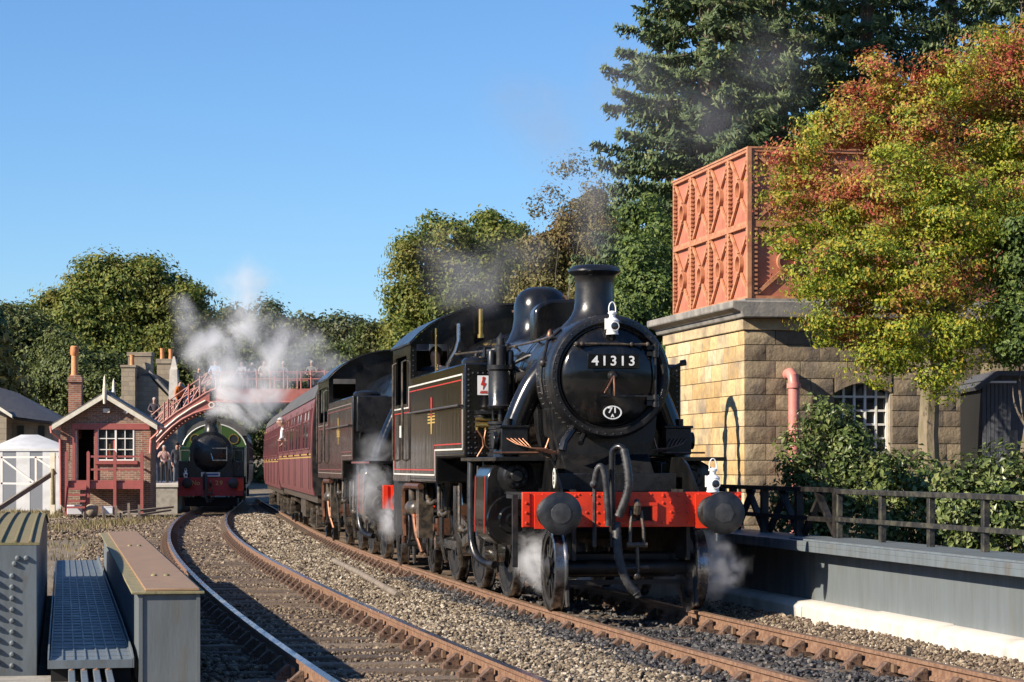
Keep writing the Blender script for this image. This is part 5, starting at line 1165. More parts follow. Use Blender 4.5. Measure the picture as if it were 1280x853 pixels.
YH = 104.0
hs = thing('stone_cottage', 'stone cottage with a dark slate roof behind the white marquee', 'house', (0,YH,0), 0)
def H(px, py): p = at(px,py,YH); return (p.x, p.z)
part('wall', MB().prism([H(-60,640),H(8,640),H(8,517),H(-60,517)], 0, 6, 'xz'), K['stonefar'], hs)
part('wing_wall', MB().prism([H(8,640),H(60,640),H(60,527),H(8,520)], 1.2, 6, 'xz'), K['stonefar'], hs)
r0, r1, r2, r3 = H(-60,480), H(0,486), H(72,529), H(18,521)
rf = MB().add([(H(-60,470)[0],3.6,H(0,470)[1]),(H(2,488)[0],3.2,H(2,488)[1]),(H(70,528)[0],.9,H(70,528)[1]),(H(18,521)[0],-.4,H(18,521)[1]),(H(-60,492)[0],-.4,H(-60,492)[1]),
      (H(70,531)[0],6.5,H(70,531)[1]),(H(-60,531)[0],6.5,H(-60,531)[1])], [(0,1,3,4),(1,2,3),(1,5,2),(0,6,5,1),(4,3,2,5,6)]); part('roof', rf, K['slate'], hs)
part('bargeboard', MB().prism([H(-20,494),H(18,519),H(18,523),H(-20,499)], -.5,-.42,'xz'), K['cream'], hs)
part('gutter', MB().cyl((H(18,522)[0],-.3,H(18,523)[1]),(H(70,530)[0],.85,H(70,530.5)[1]),.06,n=6), K['soot'], hs)
for p_ in (15,41): a = H(p_,548); c = H(p_+8,532); part('window', MB().box(a[0],c[0],1.13,1.18,a[1],c[1]), K['glass'], hs)

YM = 97.0
mq = thing('marquee', 'white canvas marquee with grey window panels beside the signal box', 'marquee', (0,YM,0), 0)
def Mq(px, py): p = at(px,py,YM); return (p.x, p.z)
ax_, az_ = Mq(27,543); x0, z0 = Mq(-14,561); x1, _ = Mq(76,561)
part('roof', MB().add([(x0,0,z0),(x1,0,z0),(x1,3.2,z0),(x0,3.2,z0),(ax_-.35,1.6,az_),(ax_+.35,1.6,az_)], [(0,1,5,4),(1,2,5),(2,3,4,5),(3,0,4),(3,2,1,0)]), K['canvas'], mq)
part('valance', MB().box(x0+.02,x1-.02,.0,.03,z0-.10,z0-.001), K['canvas'], mq)
part('back_wall', MB().box(x0+.05,x1-.05,3.1,3.15,-.3,z0), K['canvas'], mq)
for (a,b,m) in ((-14,3,0),(3,20,1),(20,37,0),(37,53,1),(53,68,0),(68,74,0)):
    c, d_ = Mq(a,612), Mq(b,563); part('wall_panel' if m == 0 else 'window_panel', MB().box(c[0],d_[0],.04+.01*m,.07+.01*m,-.3,d_[1]), K['canvas'] if m == 0 else K['flap'], mq)
for p_ in (-12,72): a = Mq(p_,600); part('pole', MB().cyl((a[0],.1,-.3),(a[0],.1,z0),.035,n=8), K['plastic'], mq)

YG = 91.0
gt = thing('crossing_gate', 'white braced timber crossing gate in front of the marquee', 'gate', (0,YG,0), 0)
def G(px, py): p = at(px,py,YG); return Vector((p.x,0,p.z))
for (a,b,w_) in (((-30,572),(73,571.5),.12),((-30,604),(45,605),.12),((2,573),(42,603),.11),((46,573),(66,586),.10),((2.5,571),(2.5,606),.12),((45,571),(45,604),.12)):
    part('gate_bar', MB().bar(G(*a),G(*b),.07,w_,up=(0,1,0) ), K['wframe'], gt)
part('gate_post', MB().box(G(66,0).x-.09,G(66,0).x+.09,-.09,.09,-.35,G(0,566).z), K['cream'], gt)
solo('leaning_timber', MB().bar(at(-14,644,86.5), at(69,590,88.2), .14, .16), K['timber'], 'long dark timber leaning up from the ground by the gate', 'timber')
solo('short_post', MB().cyl(at(66,614,87.5)-Vector((0,0,.5)), at(66,586,87.5), .075, .06, 8), K['yedge'], 'weathered yellowish post below the leaning timber', 'post')
# small fence and boards in front of the box
for i, (p_, b, tpx) in enumerate(((161,642,629),(145,642,632),(174,640,631),(130,646,636),(106,652,640),(150,650,641))):
    a = at(p_,b,80.0); a.z = GZ-.05; solo('low_stake', MB().box(-.04,.04,-.04,.04,0,PZ(tpx,80)-a.z), K['timber'], ['stub of a stake before the veranda','thin stake before the middle veranda post','stake before the corner veranda post','low stake before the crate','darkest stake at the left of the row','short stake in the weeds'][i], 'stake', 'low stakes before the signal box', a, .1*i)
solo('board_pile', MB().bar(at(150,641,82),at(214,634,84),.25,.06).bar(at(168,645,82),at(212,638,83),.22,.06,up=(0,.05,1)), K['timber'], 'weathered boards lying by the platform end', 'boards')

# ------------------------------------------------------------------ right-hand bridge girder, kerb and fence
GR = math.atan(.184)
rg = thing('bridge_girder', 'long blue-grey plate girder wall along the right-hand track', 'girder', (4.20,20,0), GR)
part('web', MB().box(.22,.30,-8,22,.05,.66), K['girder'], rg)
part('top_flange', MB().box(-.02,.75,-8,22,.695,.745), K['girder_b'], rg, bev=.004)
part('flange_lip', MB().box(-.02,.10,-8,22,.635,.695), K['girder_b'], rg, bev=.004)
part('flange_top_plate', MB().box(.06,.72,-8,6.6,.745,.762), K['girder_b'], rg)
kb = thing('concrete_kerb', 'pale concrete kerb at the foot of the right-hand girder', 'kerb', (4.20,20,0), GR)
y = -8
for i in range(15):
    part('kerb_block', MB().prism([(0,-.25),(.24,-.25),(.24,.10),(.05,.085),(0,.04)], y+.007, y+1.993, 'xz'), K['conc'], kb, bev=.018).location = (random.uniform(-.012,.012),0,random.uniform(-.012,.008)); y += 2
fn = thing('timber_fence', 'dark timber post and rail fence on top of the right-hand girder', 'fence', (4.72,20,0), GR)
for i in range(-4,5): part('post', MB().box(-.03,.03,.65+1.42*i-.04,.65+1.42*i+.04,.70,1.245), K['ftimber'], fn, bev=.006)
part('top_rail', MB().box(-.05,.055,-8,6.3,1.245,1.298), K['ftimber'], fn, bev=.006)
part('mid_rail', MB().box(-.055,-.031,-8,6.3,.945,.995), K['ftimber'], fn, bev=.004)
sf = thing('lattice_fence', 'dark lattice fence beyond the timber rails beside the engine', 'fence', (4.72,20,0), GR)
part('top_rail', MB().box(-.04,.05,6.32,18,1.26,1.31), K['soot'], sf); part('mid_rail', MB().box(-.03,.03,6.32,18,.93,.98), K['soot'], sf)
for i in range(9): y = 6.4+1.4*i; part('post', MB().box(-.04,.04,y-.05,y+.05,.70,1.26), K['soot'], sf)
for i in range(9): y = 6.4+1.4*i; part('brace', MB().bar((0,y,.76),(0,y+.7,1.26),.05,.07,up=(1,0,0)), K['soot'], sf); part('brace', MB().bar((.06,y+1.4,.76),(.06,y+.7,1.26),.05,.07,up=(1,0,0)), K['soot'], sf)
solo('marker_stake', MB().box(-.02,.02,-.02,.02,-.3,.10), K['ftimber'], 'small stake beside the rail below the kerb', 'stake', None, at(1136,812,20.6)-Vector((0,0,.08)), 0)

# ------------------------------------------------------------------ stone tower with iron water tank
TA = math.atan(.187); T0 = Vector((3.76,38.8,0)); TW = 5.05; TD = 5.15
wt = thing('water_tower', 'coursed sandstone water tower base with an arched window', 'tower', T0, TA)
core = MB(); WX0, WX1, WZ0, WZ1 = 1.52, 2.48, 1.75, 2.92         # arched window in the near face
core.box(.03,WX0,.03,TD,-.4,3.93).box(WX1,TW,.03,TD,-.4,3.93).box(WX0,WX1,.03,TD,-.4,WZ0).box(WX0,WX1,.6,TD,WZ0,WZ1).box(WX0,WX1,.03,TD,WZ1,3.93)
part('core', core, K['mortar'], wt)
def block_mesh(w_, h, dep, rough, seed):
    rr = random.Random(seed); b = MB(); nx, nz = 4, 3; vs = []; fs = []
    for j in range(nz+1):
        for i in range(nx+1):
            edge = i in (0,nx) or j in (0,nz)
            vs.append((w_*i/nx + (0 if i in (0,nx) else rr.uniform(-.02,.02)), -dep*(.45 if edge else 1) - (0 if edge else rr.uniform(-rough,rough)), h*j/nz))
    for j in range(nz):
        for i in range(nx): a = j*(nx+1)+i; fs.append((a,a+1,a+nx+2,a+nx+1))
    k = len(vs); vs += [(0,.05,0),(w_,.05,0),(w_,.05,h),(0,.05,h)]
    bt_ = list(range(nx+1)); tp_ = [nz*(nx+1)+i for i in range(nx+1)]; lf = [j*(nx+1) for j in range(nz+1)]; rt = [j*(nx+1)+nx for j in range(nz+1)]
    fs += [tuple(bt_[::-1]+[k,k+1][0:2]), tuple(tp_+[k+2,k+3]), tuple(lf+[k+3,k]), tuple(rt[::-1]+[k+1,k+2])]
    return b.add(vs, fs)
zc = -.2; row = 0; rr = random.Random(5); HTS = [.26,.28,.25,.27,.26,.28,.24,.27,.28,.26,.25,.27,.28,.26,.24]
while zc < 3.70:
    h = min(HTS[row % len(HTS)], 3.74-zc); g_ = .012
    x = .0 if row % 2 else 0.0; first = True
    while x < TW-.05:
        w_ = rr.choice([.34,.42,.62,.8,.9]) if not first else (.36 if row % 2 else .52); first = False
        if x + w_ > TW-.25: w_ = TW-x
        segs = [(x,x+w_)]
        if zc+h > WZ0-.02 and zc < WZ1-.02:
            segs = [(a,min(b,WX0-.02)) for a,b in segs if a < WX0-.1] + [(max(a,WX1+.02),b) for a,b in segs if b > WX1+.1]
        for a,b in segs:
            if b-a > .08 and zc > .3:
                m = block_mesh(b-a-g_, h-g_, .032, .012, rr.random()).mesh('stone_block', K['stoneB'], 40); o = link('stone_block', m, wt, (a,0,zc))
        x += w_
    y = 0.0; first = True
    while y < TD-.05:
        w_ = rr.choice([.45,.6,.7,.85]) if not first else (.5 if row % 2 else .34); first = False
        if y + w_ > TD-.3: w_ = TD-y
        if zc > .3:
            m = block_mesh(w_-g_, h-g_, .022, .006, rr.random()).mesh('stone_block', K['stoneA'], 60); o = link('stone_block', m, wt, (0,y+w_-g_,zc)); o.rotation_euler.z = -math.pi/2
        y += w_
    zc += h; row += 1
# string course, cornice
part('string_course', MB().box(-.05,TW+.05,-.05,TD+.05,3.74,3.93), K['stoneA'], wt, bev=.015)
part('cornice', MB().prism([(-.10,3.93),(-.14,4.02),(-.29,4.08),(-.29,4.2),(TW+.29,4.2),(TW+.29,4.08),(TW+.14,4.02),(TW+.1,3.93)], -.29, TD+.29, 'xz'), K['cap'], wt, 'dark weathered stone cornice', bev=.02)
# window
wi = part('window', MB().box(WX0,WX1,.20,.22,WZ0,WZ1), K['glass'], wt, 'white small-paned arched window')
wf = MB()
for i in range(6): x = WX0+.0+(WX1-WX0-.035)*i/5; wf.box(x,x+.035,.15,.199,WZ0,WZ1)
for i in range(6): z = WZ0+(WZ1-WZ0-.035)*i/5; wf.box(WX0,WX1,.155,.195,z,z+.035)
part('glazing_bars', wf, K['wframe'], wi)
arc = [(WX0+(WX1-WX0)*i/10, WZ1-.02-.16*(1-math.sin(math.pi*i/10))) for i in range(11)]
part('arch_stone', MB().prism(arc + [(WX1,WZ1+.17),(WX0,WZ1+.17)], -.03, .3, 'xz'), K['stoneB'], wi)
part('sill_stone', MB().box(WX0-.1,WX1+.1,-.07,.2,WZ0-.12,WZ0), K['stoneB'], wi)
# downpipe
dp = MB().tube([(.72,.1,3.02),(.72,-.16,3.04),(.74,-.24,2.98),(.75,-.26,2.86),(.75,-.26,1.2),(.75,-.26,.2)], .09, 14)
for z in (2.8,2.05,1.3): dp.lathe([(.09,0),(.115,0),(.115,.07),(.09,.07)], (.75,-.26,z), (0,0,1), 14)
solo('downpipe', dp, K['pink'], 'pink painted iron downpipe on the tower front', 'pipe', None, T0, TA)

# panels of the tank
PW = 1.22
def panel_mesh():
    b = MB(); w_ = PW
    b.box(0.0,w_,.02,.04,0,w_)
    for (a,c,d_,e_) in ((0,.05,0,w_),(w_-.05,w_,0,w_),(.05,w_-.05,0,.05),(.05,w_-.05,w_-.05,w_)): b.box(a,c,-.045,.02,d_,e_,1)
    cx = w_/2
    for sx in (-1,1):
        for sz in (-1,1): b.bar((cx+sx*.10,-.01,cx+sz*.17),(cx+sx*(w_/2-.06),-.01,cx+sz*(w_/2-.05)),.06,.035,1,up=(0,1,0))
    rg_ = []
    b.lathe([(.13,.02),(.13,-.05),(.17,-.05),(.17,.02)], (cx,0,cx), (0,1,0), 20, 1)
    for i in range(15):
        z = .09+ (w_-.18)*i/14
        for x in (.06,w_-.06): b.box(x-.045 if x > .5 else x-.01, x+.01 if x > .5 else x+.045, -.052,.0, z-.018,z+.018,1)
    return b.mesh('tank_panel', [K['tank'], K['tankrib']])
PM = panel_mesh(); TZ = 4.26
tk = thing('water_tank', 'salmon red cast-iron water tank of ribbed panels on the stone tower', 'water tank', (3.875,39.0,0), TA)
for i in range(4):
    for j in range(2):
        link('tank_panel', PM, tk, (i*PW,0,TZ+j*PW))
        o = link('tank_panel', PM, tk, (0,(i+1)*PW,TZ+j*PW)); o.rotation_euler.z = -math.pi/2
        o = link('tank_panel', PM, tk, (4*PW,i*PW,TZ+j*PW)); o.rotation_euler.z = math.pi/2
part('inner_box', MB().box(.05,4*PW-.05,.05,4*PW-.05,TZ,TZ+2*PW-.1), K['tank'], tk)
part('top_rim', MB().box(-.06,4*PW+.06,-.06,.03,TZ+2*PW,TZ+2*PW+.03).box(-.06,.03,.031,4*PW+.06,TZ+2*PW,TZ+2*PW+.03).box(4*PW-.03,4*PW+.06,.031,4*PW+.06,TZ+2*PW,TZ+2*PW+.03), K['tankrib'], tk)
part('corner_angle', MB().box(-.07,.0,-.07,.0,TZ,TZ+2*PW), K['tankrib'], tk)
part('base_curb', MB().box(-.12,4*PW+.12,-.12,4*PW+.12,4.2,TZ), K['cap'], tk)

wc = thing('water_crane', 'black water crane hidden behind the engine, throwing a hoop shadow on the tower', 'water crane', (1.62,38.35,0), 0)
part('column', MB().lathe([(.30,-.3),(.30,0),(.14,.12),(.11,.5),(.10,3.0),(.13,3.05),(.13,3.2),(.07,3.25)], (.10,.55,0), (0,0,1), 16), K['soot'], wc)
part('swan_neck', MB().tube([(.10,.55,3.2),(.10,.50,3.5),(.09,.34,3.72),(.06,.12,3.78),(.02,-.12,3.70),(0,-.28,3.5)], .085, 12), K['soot'], wc)
part('leather_hose', MB().tube([(0,-.28,3.52),(-.01,-.36,3.2),(-.02,-.42,2.7),(-.03,-.50,2.2),(0,-.62,1.75),(.03,-.66,1.5)], [.09,.085,.08,.085,.095,.09], 12), K['rubber'], wc)
# ------------------------------------------------------------------ grey shed at the right
YD = 36.5
sh = thing('board_shed', 'grey boarded shed with pitched roof at the far right', 'shed', (0,YD,0), 0)
def S(px, py): p = at(px,py,YD); return (p.x, p.z)
x0 = S(1228,0)[0]; x1 = S(1264,0)[0]
n_ = 7
for i in range(n_):
    a = x0+(x1-x0)*i/n_; part('board', MB().box(a+.004,a+(x1-x0)/n_-.004,0,.03,.1,S(0,476)[1]), K['swood'], sh)
part('side', MB().box(x1-.002,x1+1.6,.2,.25,.1,S(0,470)[1]), K['swood'], sh)
part('frame', MB().box(x0,x1,.035,1.8,.1,S(0,476)[1]), K['void'], sh)
p_ = [S(1219,484),S(1246,464),S(1290,464),S(1290,470),S(1247,470),S(1222,488)]; part('roof', MB().prism(p_, -.12,1.9,'xz'), K['swood'], sh)
p_ = [S(1238,478),S(1264,478),S(1264,471),S(1247,470)]; part('gable', MB().prism(p_, .0,.03,'xz'), K['swood'], sh)
part('trim', MB().box(S(1236,0)[0],S(1270,0)[0],-.04,-.005,S(0,479)[1],S(0,476.5)[1]), K['plastic'], sh)
solo('pale_post', MB().cyl((PX(1267,35.5),35.5,.2),(PX(1267,35.5),35.5,PZ(538,35.5)),.06,n=8), K['timber'], 'pale weathered post beside the grey shed', 'post')

# ------------------------------------------------------------------ vegetation
def unit(v): return v / np.maximum(np.linalg.norm(v, axis=1)[:,None], 1e-9)
def leaf_quads(P, N, size, asp=.55, fold=.12):
    """one folded kite per leaf: P centres, N normals"""
    n = len(P); N = unit(N); u = unit(np.cross(N, rng.normal(size=(n,3)))); v = np.cross(N, u)
    s = (size * rng.uniform(.45, 1.5, n))[:,None]
    V = np.stack([P - u*s*.5, P + v*s*asp*.5 + N*s*fold, P + u*s*.55, P - v*s*asp*.5 + N*s*fold], 1)
    return V.reshape(-1,3), np.arange(n*4).reshape(-1,4)
def clumps(blobs, dens, spread):
    """clump centres on and in the blobs; blobs (x,y,z,rx,ry,rz)"""
    C_ = []; D_ = []
    for b in blobs:
        r = np.array(b[3:6]); area = 4*math.pi*((r[0]*r[1])**1.6/3+(r[0]*r[2])**1.6/3+(r[1]*r[2])**1.6/3)**(1/1.6)
        n = max(int(area*dens), 6); d = unit(rng.normal(size=(n,3))); f = 1 - np.abs(rng.normal(0, spread, n)); f = np.clip(f, .2, 1.12)
        C_.append(np.array(b[:3]) + d*r*f[:,None]); D_.append(d)
    return np.concatenate(C_), np.concatenate(D_)
def crown_mesh(name, blobs, dens, per, crad, leaf, mt, spread=.13, up=.35, asp=.6, flat=.7):
    c, d = clumps(blobs, dens, spread); n = len(c)
    keep = np.ones(n, bool)
    c, d = c[keep], d[keep]; n = len(c)
    cr = crad * rng.uniform(.55, 1.35, n)
    off = rng.normal(size=(n, per, 3)); off *= (rng.uniform(.35,1.0,(n,per,1))/np.linalg.norm(off,axis=2)[:,:,None]); off[:,:,2] *= flat
    P = (c[:,None,:] + off * cr[:,None,None]).reshape(-1,3)
    N = (off*1.0 + d[:,None,:]*.75 + np.array([0,0,up*.6]) + rng.normal(size=(n,per,3))*.38).reshape(-1,3)
    V, F = leaf_quads(P, N, leaf, asp); return npmesh(name, V, F, mt), c
def limb(mb, p0, p1, r0, r1, bend=.15, k=5, n=7):
    p0 = Vector(p0); p1 = Vector(p1); L = (p1-p0).length; o = Vector((random.uniform(-1,1),random.uniform(-1,1),random.uniform(-.3,.6)))*L*bend
    pts = [p0.lerp(p1, i/k) + o*math.sin(math.pi*i/k) for i in range(k+1)]; mb.tube(pts, [r0+(r1-r0)*i/k for i in range(k+1)], n)
def broadleaf(label, base, blobs, dens, per, crad, leaf, mt, group, trunk=.25, bark='bark', nl=14, spread=.16, name='broadleaf_tree', up=.45, flat=.6, fk=.45):
    t = thing(name, label, 'tree' if 'tree' in name else 'shrub', base, 0, group); B0 = Vector(base)
    bl = [(b[0]-B0.x,b[1]-B0.y,b[2]-B0.z,*b[3:]) for b in blobs]
    me, c = crown_mesh('crown', bl, dens, per, crad, leaf, mt, spread, up=up, flat=flat); link('crown', me, t)
    tr = MB(); top = max(b[2] for b in bl); cx = sum(b[0] for b in bl)/len(bl); cy = sum(b[1] for b in bl)/len(bl)
    fork = Vector((cx*.35, cy*.35, top*fk)); limb(tr, (0,0,-.3), fork, trunk, trunk*.62, .09, 7, 9)
    for i in rng.choice(len(c), min(nl, len(c)), replace=False): limb(tr, fork*(.8+.2*random.random()), c[i]*.88, trunk*.26, trunk*.04, .12, 5, 5)
    part('trunk', tr, K[bark], t); return t
def conifer(label, base, H, Rb, mt, group, z0=.08, dens=1.0, leaf=.19):
    t = thing('spruce_tree', label, 'tree', base, 0, group); P = []; N = []; tr = MB(); limb(tr, (0,0,-.5), (0,0,H), H*.017, .03, .004, 6, 8)
    z = H*z0
    while z < H*.985:
        f = 1-z/H; L0 = Rb*(f**.75)*(.85+.3*random.random()); nb = int((6+5*f)*dens)+2; a0 = random.random()*6.28
        for i in range(nb):
            a = a0+6.283*i/nb+random.uniform(-.25,.25); L = L0*random.uniform(.6,1.15); m = max(int(L*90*dens),10)
            u = np.sqrt(rng.uniform(.02,1,m)); droop = -.30*L*u**1.2 + .14*L*u**3.2*1.2 + .12*L*u
            ca, sa = math.cos(a), math.sin(a); w_ = .22*L*(1-u)*rng.uniform(-1,1,m) + rng.normal(0,.07,m)
            r = L*u; p = np.stack([ca*r - sa*w_, sa*r + ca*w_, z + droop - np.abs(rng.normal(0,.20,m))*(.4+.5*f)], 1); P.append(p)
            N.append(np.stack([ca*1.1+rng.normal(0,.45,m), sa*1.1+rng.normal(0,.45,m), .45+rng.normal(0,.35,m)],1))
            if i % 2 == 0: tr.tube([(0,0,z),(ca*L*.5,sa*L*.5,z-.10*L),(ca*L*.92,sa*L*.92,z-.08*L)], [.05*f+.015,.03*f+.01,.008], 4)
        z += random.uniform(.46,.74)*(1.0 if f > .3 else .7)/max(dens,.6)**.5
    P = np.concatenate(P); N = np.concatenate(N); V, F = leaf_quads(P, N, leaf, .42, -.16); link('crown', npmesh('crown', V, F, mt), t); part('trunk', tr, K['bark'], t); return t

G1 = leafmat('olive_oak_leaves', [(0,(.065,.105,.022)),(.4,(.14,.185,.034)),(.75,(.215,.245,.048)),(1,(.31,.29,.06))], [(0,(.17,.165,.04)),(1,(.26,.23,.05))], .22, .4)
G2 = leafmat('dark_wood_leaves', [(0,(.045,.07,.022)),(.5,(.095,.125,.034)),(1,(.17,.185,.052))], [(0,(.07,.075,.02)),(1,(.12,.11,.03))], .18, .25)
G3 = leafmat('hazy_far_leaves', [(0,(.05,.075,.04)),(.5,(.09,.115,.05)),(1,(.145,.155,.06))], [(0,(.11,.10,.035)),(1,(.15,.13,.04))], .2, .25)  # distance haze mixed into the leaf colours
G4 = leafmat('brownish_birch_leaves', [(0,(.08,.08,.026)),(.5,(.15,.135,.042)),(1,(.23,.19,.06))], [(0,(.13,.085,.035)),(1,(.20,.13,.05))], .3, .3)
G5 = leafmat('golden_bank_leaves', [(0,(.10,.09,.02)),(.5,(.26,.20,.05)),(1,(.42,.32,.10))], None, 1, .3)
GS = leafmat('spruce_needles', [(0,(.045,.075,.032)),(.45,(.09,.135,.055)),(.8,(.14,.185,.072)),(1,(.22,.24,.095))], None, 1, .25, .6)
GI = leafmat('ivy_green_leaves', [(0,(.035,.065,.015)),(.5,(.08,.13,.026)),(1,(.17,.215,.045))], None, 1, .25)
GRW = leafmat('rowan_leaves', [(0,(.08,.13,.018)),(.3,(.20,.27,.03)),(.62,(.36,.41,.042)),(.85,(.50,.47,.05)),(1,(.55,.38,.05))],
     [(0,(.34,.06,.05)),(.4,(.50,.11,.08)),(.75,(.55,.22,.07)),(1,(.36,.27,.04))], .95, .42, .5, .57, .66, (-.022,0,.036,-.165))
GL = leafmat('laurel_leaves', [(0,(.035,.06,.016)),(.4,(.09,.13,.034)),(.75,(.17,.21,.065)),(1,(.30,.33,.13))], [(0,(.12,.13,.03)),(1,(.20,.19,.05))], .5, .25, .35)
GD = leafmat('dry_grass_blades', [(0,(.13,.10,.045)),(.5,(.22,.17,.085)),(1,(.32,.26,.14))], [(0,(.10,.13,.025)),(1,(.22,.23,.05))], .30, .25, .6, .54, .66)

def pb(px, py, rpx, Y, ry=1.0, rz=1.0):                 # blob given by its place in the photograph at depth Y
    p = at(px, py, Y); r = rpx/FPX*Y; return (p.x, p.y, p.z, r, r*ry, r*rz)
def ground_at(px, Y): return (PX(px,Y), Y, zg(Y)-.25)

# rowan in autumn colour by the tower
YR = 35.2
blobs = [pb(*b) for b in ((1150,165,62,YR),(1062,165,58,YR+.3),(1005,205,42,YR),(1225,110,60,YR+.6),(1190,95,40,YR-.5),(1262,200,68,YR),(1120,245,66,YR-.8),(1190,260,66,YR-1.0),(1050,262,50,YR-.3),(992,300,34,YR-.8),(985,245,30,YR-.4),
   (1085,330,60,YR-.9),(1158,345,62,YR-1.1),(1240,320,62,YR-.7),(1020,345,36,YR-.9),(1060,395,48,YR-.8),(1125,420,46,YR-1.1),(1095,455,34,YR-1.0),(1205,415,52,YR-.9),(1265,400,42,YR-.4),(1100,95,38,YR+.4),(1275,120,50,YR+.5),(1170,475,26,YR-1.2),(1290,160,60,YR),(1295,265,60,YR-.4),(1295,60,44,YR+.5),(1240,60,34,YR+.5))]
broadleaf('rowan tree in red and yellow autumn leaf before the water tank', (PX(1192,36.4),36.4,-.2), blobs, 7.6, 165, .37, .050, GRW, None, .20, 'bark_p', 24, .36, 'rowan_tree', .35, .42, .52)
# spruces
for px_, Y, H, Rb_, d_, lb in ((880,63,27,4.3,1.0,'tall spruce whose tiers overhang the sky beside the engine smoke'),(975,70,27,5.0,.9,'tall dark spruce directly behind the red water tank'),(1085,66,24,4.6,.9,'dark spruce rising behind the rowan crown'),
     (1190,74,26,5.2,.85,'dark spruce rising behind the highest red rowan leaves'),(1285,64,23,5.0,.85,'dark spruce cut by the right edge of the picture'),(835,80,19,3.4,.9,'smaller spruce left of the tall one, behind the chimney'),(935,80,28,5.0,.8,'far spruce closing the gap behind the water tank')):
    conifer(lb, ground_at(px_, Y), H, Rb_, GS, 'spruces behind the water tower', dens=d_)
# ivy-green tree between chimney and tower
broadleaf('bright green leafy tree between the chimney and the water tower', ground_at(806,50), [pb(*b) for b in ((800,330,40,50),(820,380,42,49.5),(785,390,36,49),(825,300,34,51),(800,270,28,52),(850,430,44,49),(790,450,50,50))], 8, 70, .36, .095, GI, None, .16, 'bark', 10)
# wooded slope behind the train
def lumpy(bl, k=5, f=.42):                             # smaller lobes round each blob break up the outline
    out = []
    for b in bl:
        x,y,z,a,c,d = b; out.append((x,y,z,a*.92,c*.92,d*.92))
        for i in range(k):
            v = Vector((random.gauss(0,1),random.gauss(0,1),random.gauss(.25,1))).normalized(); s = random.uniform(f*.6,f*1.15); out.append((x+v.x*a*.9,y+v.y*c*.9,z+v.z*d*.9,a*s,c*s,d*s*.85))
    return out
def wood(label, px_, Y, bl, mt, dens=3.4, per=80, crad=.75, leaf=.16, grp='trees behind the station', tk=.3, lump=5):
    broadleaf(label, ground_at(px_, Y), lumpy([pb(b[0],b[1],b[2],Y+(b[3] if len(b)>3 else 0)) for b in bl], lump), .72*dens*(100/Y)**1.2, per, crad*Y/100, leaf*Y/100, mt, grp, tk*Y/100, 'bark', 5)
wood('rounded olive tree at the left end of the wood behind the engines', 545, 100, [(530,330,34),(560,305,34),(512,375,26),(545,380,44),(500,420,20),(590,350,44),(520,440,36),(580,425,46)], G1)
wood('olive tree with a flat top above the second engine', 622, 106, [(615,300,28),(640,305,30),(600,330,36),(650,345,40),(625,390,50),(665,395,44)], G1)
wood('brownish tree just left of the steaming chimney', 705, 96, [(690,330,34),(680,380,40),(715,430,50),(715,300,34),(735,340,40),(700,380,46),(740,395,44),(745,270,26),(660,420,40)], G4)
wood('olive brown tree rising into the spruces', 762, 92, [(768,310,30),(778,340,36),(750,355,34),(770,390,44)], G4)
wood('thin birch with open twigs against the sky', 700, 90, [(668,262,15),(690,248,14),(705,208,13),(730,205,16),(742,235,22),(715,262,14),(755,250,24),(738,280,22)], G4, 2.4, 36, .62, .12, tk=.12, lump=0)
wood('broad dark olive tree low behind the coaches', 620, 112, [(470,430,20),(600,440,50),(660,450,50),(720,440,50),(520,470,30)], G2)
# left background
wood('great olive oak dome behind the station chimneys', 150, 150, [(150,368,42),(110,372,34),(190,362,34),(225,378,28),(80,400,36),(130,415,56),(200,410,48),(235,410,26),(100,455,60),(170,460,60),(230,450,40),(60,420,28)], G1)
wood('dark tree behind the cottage and marquee', 40, 140, [(30,420,34),(10,410,30),(50,455,44),(0,460,44),(20,500,50),(80,490,50),(-30,450,40)], G2)
wood('dark tree close behind the brick chimney', 110, 128, [(90,470,40),(125,475,36),(70,510,40),(150,505,36)], G2)
conifer('narrow conifer at the left edge of the picture', ground_at(-8,130), 11.8, 2.6, GS, 'trees behind the station', leaf=.5, dens=.8)
for i,(px_,top,hw,lb) in enumerate(((285,390,34,'hazy tree right of the olive dome, behind the steam'),(335,384,36,'hazy rounded tree above the white steam'),(385,396,34,'hazy tree above the red footbridge'),(428,398,30,'hazy tree right of the footbridge steam'),(462,412,26,'hazy low tree where the wood meets the sky'))):
    wood(lb, px_, 185, [(px_,top+hw*.75,hw*.8),(px_-hw*.6,top+hw,hw*.6),(px_+hw*.6,top+hw*1.05,hw*.65),(px_,top+hw*2,hw*1.15),(px_-hw*.5,top+hw*3,hw*1.1),(px_+hw*.5,top+hw*3,hw*1.1)], G3, 3.0, 60)
wood('dark trees closing the view under the footbridge', 300, 150, [(250,470,44),(310,475,44),(370,480,44),(430,480,44),(300,520,50),(360,530,50),(250,530,44),(262,590,36),(315,590,36),(240,585,30)], G2, 2.2, 60)
wood('small sunlit bush behind the slate roof', 42, 112, [(42,512,10),(34,518,9),(52,520,9)], GI, 5, 60, .3, .10)

for px_, Y, lb in ((-85,112,'golden tree beyond the left edge, mirrored in the tank side'),(-210,114,'tall golden tree beyond the left edge, mirrored in the tank side'),(-340,112,'olive tree beyond the left edge, mirrored in the tank side')):
    wood(lb, px_, Y, [(px_,400,60),(px_-60,450,60),(px_+50,460,60),(px_,520,80),(px_-40,340,40)], G5, 1.2, 40, 1.0, .34)
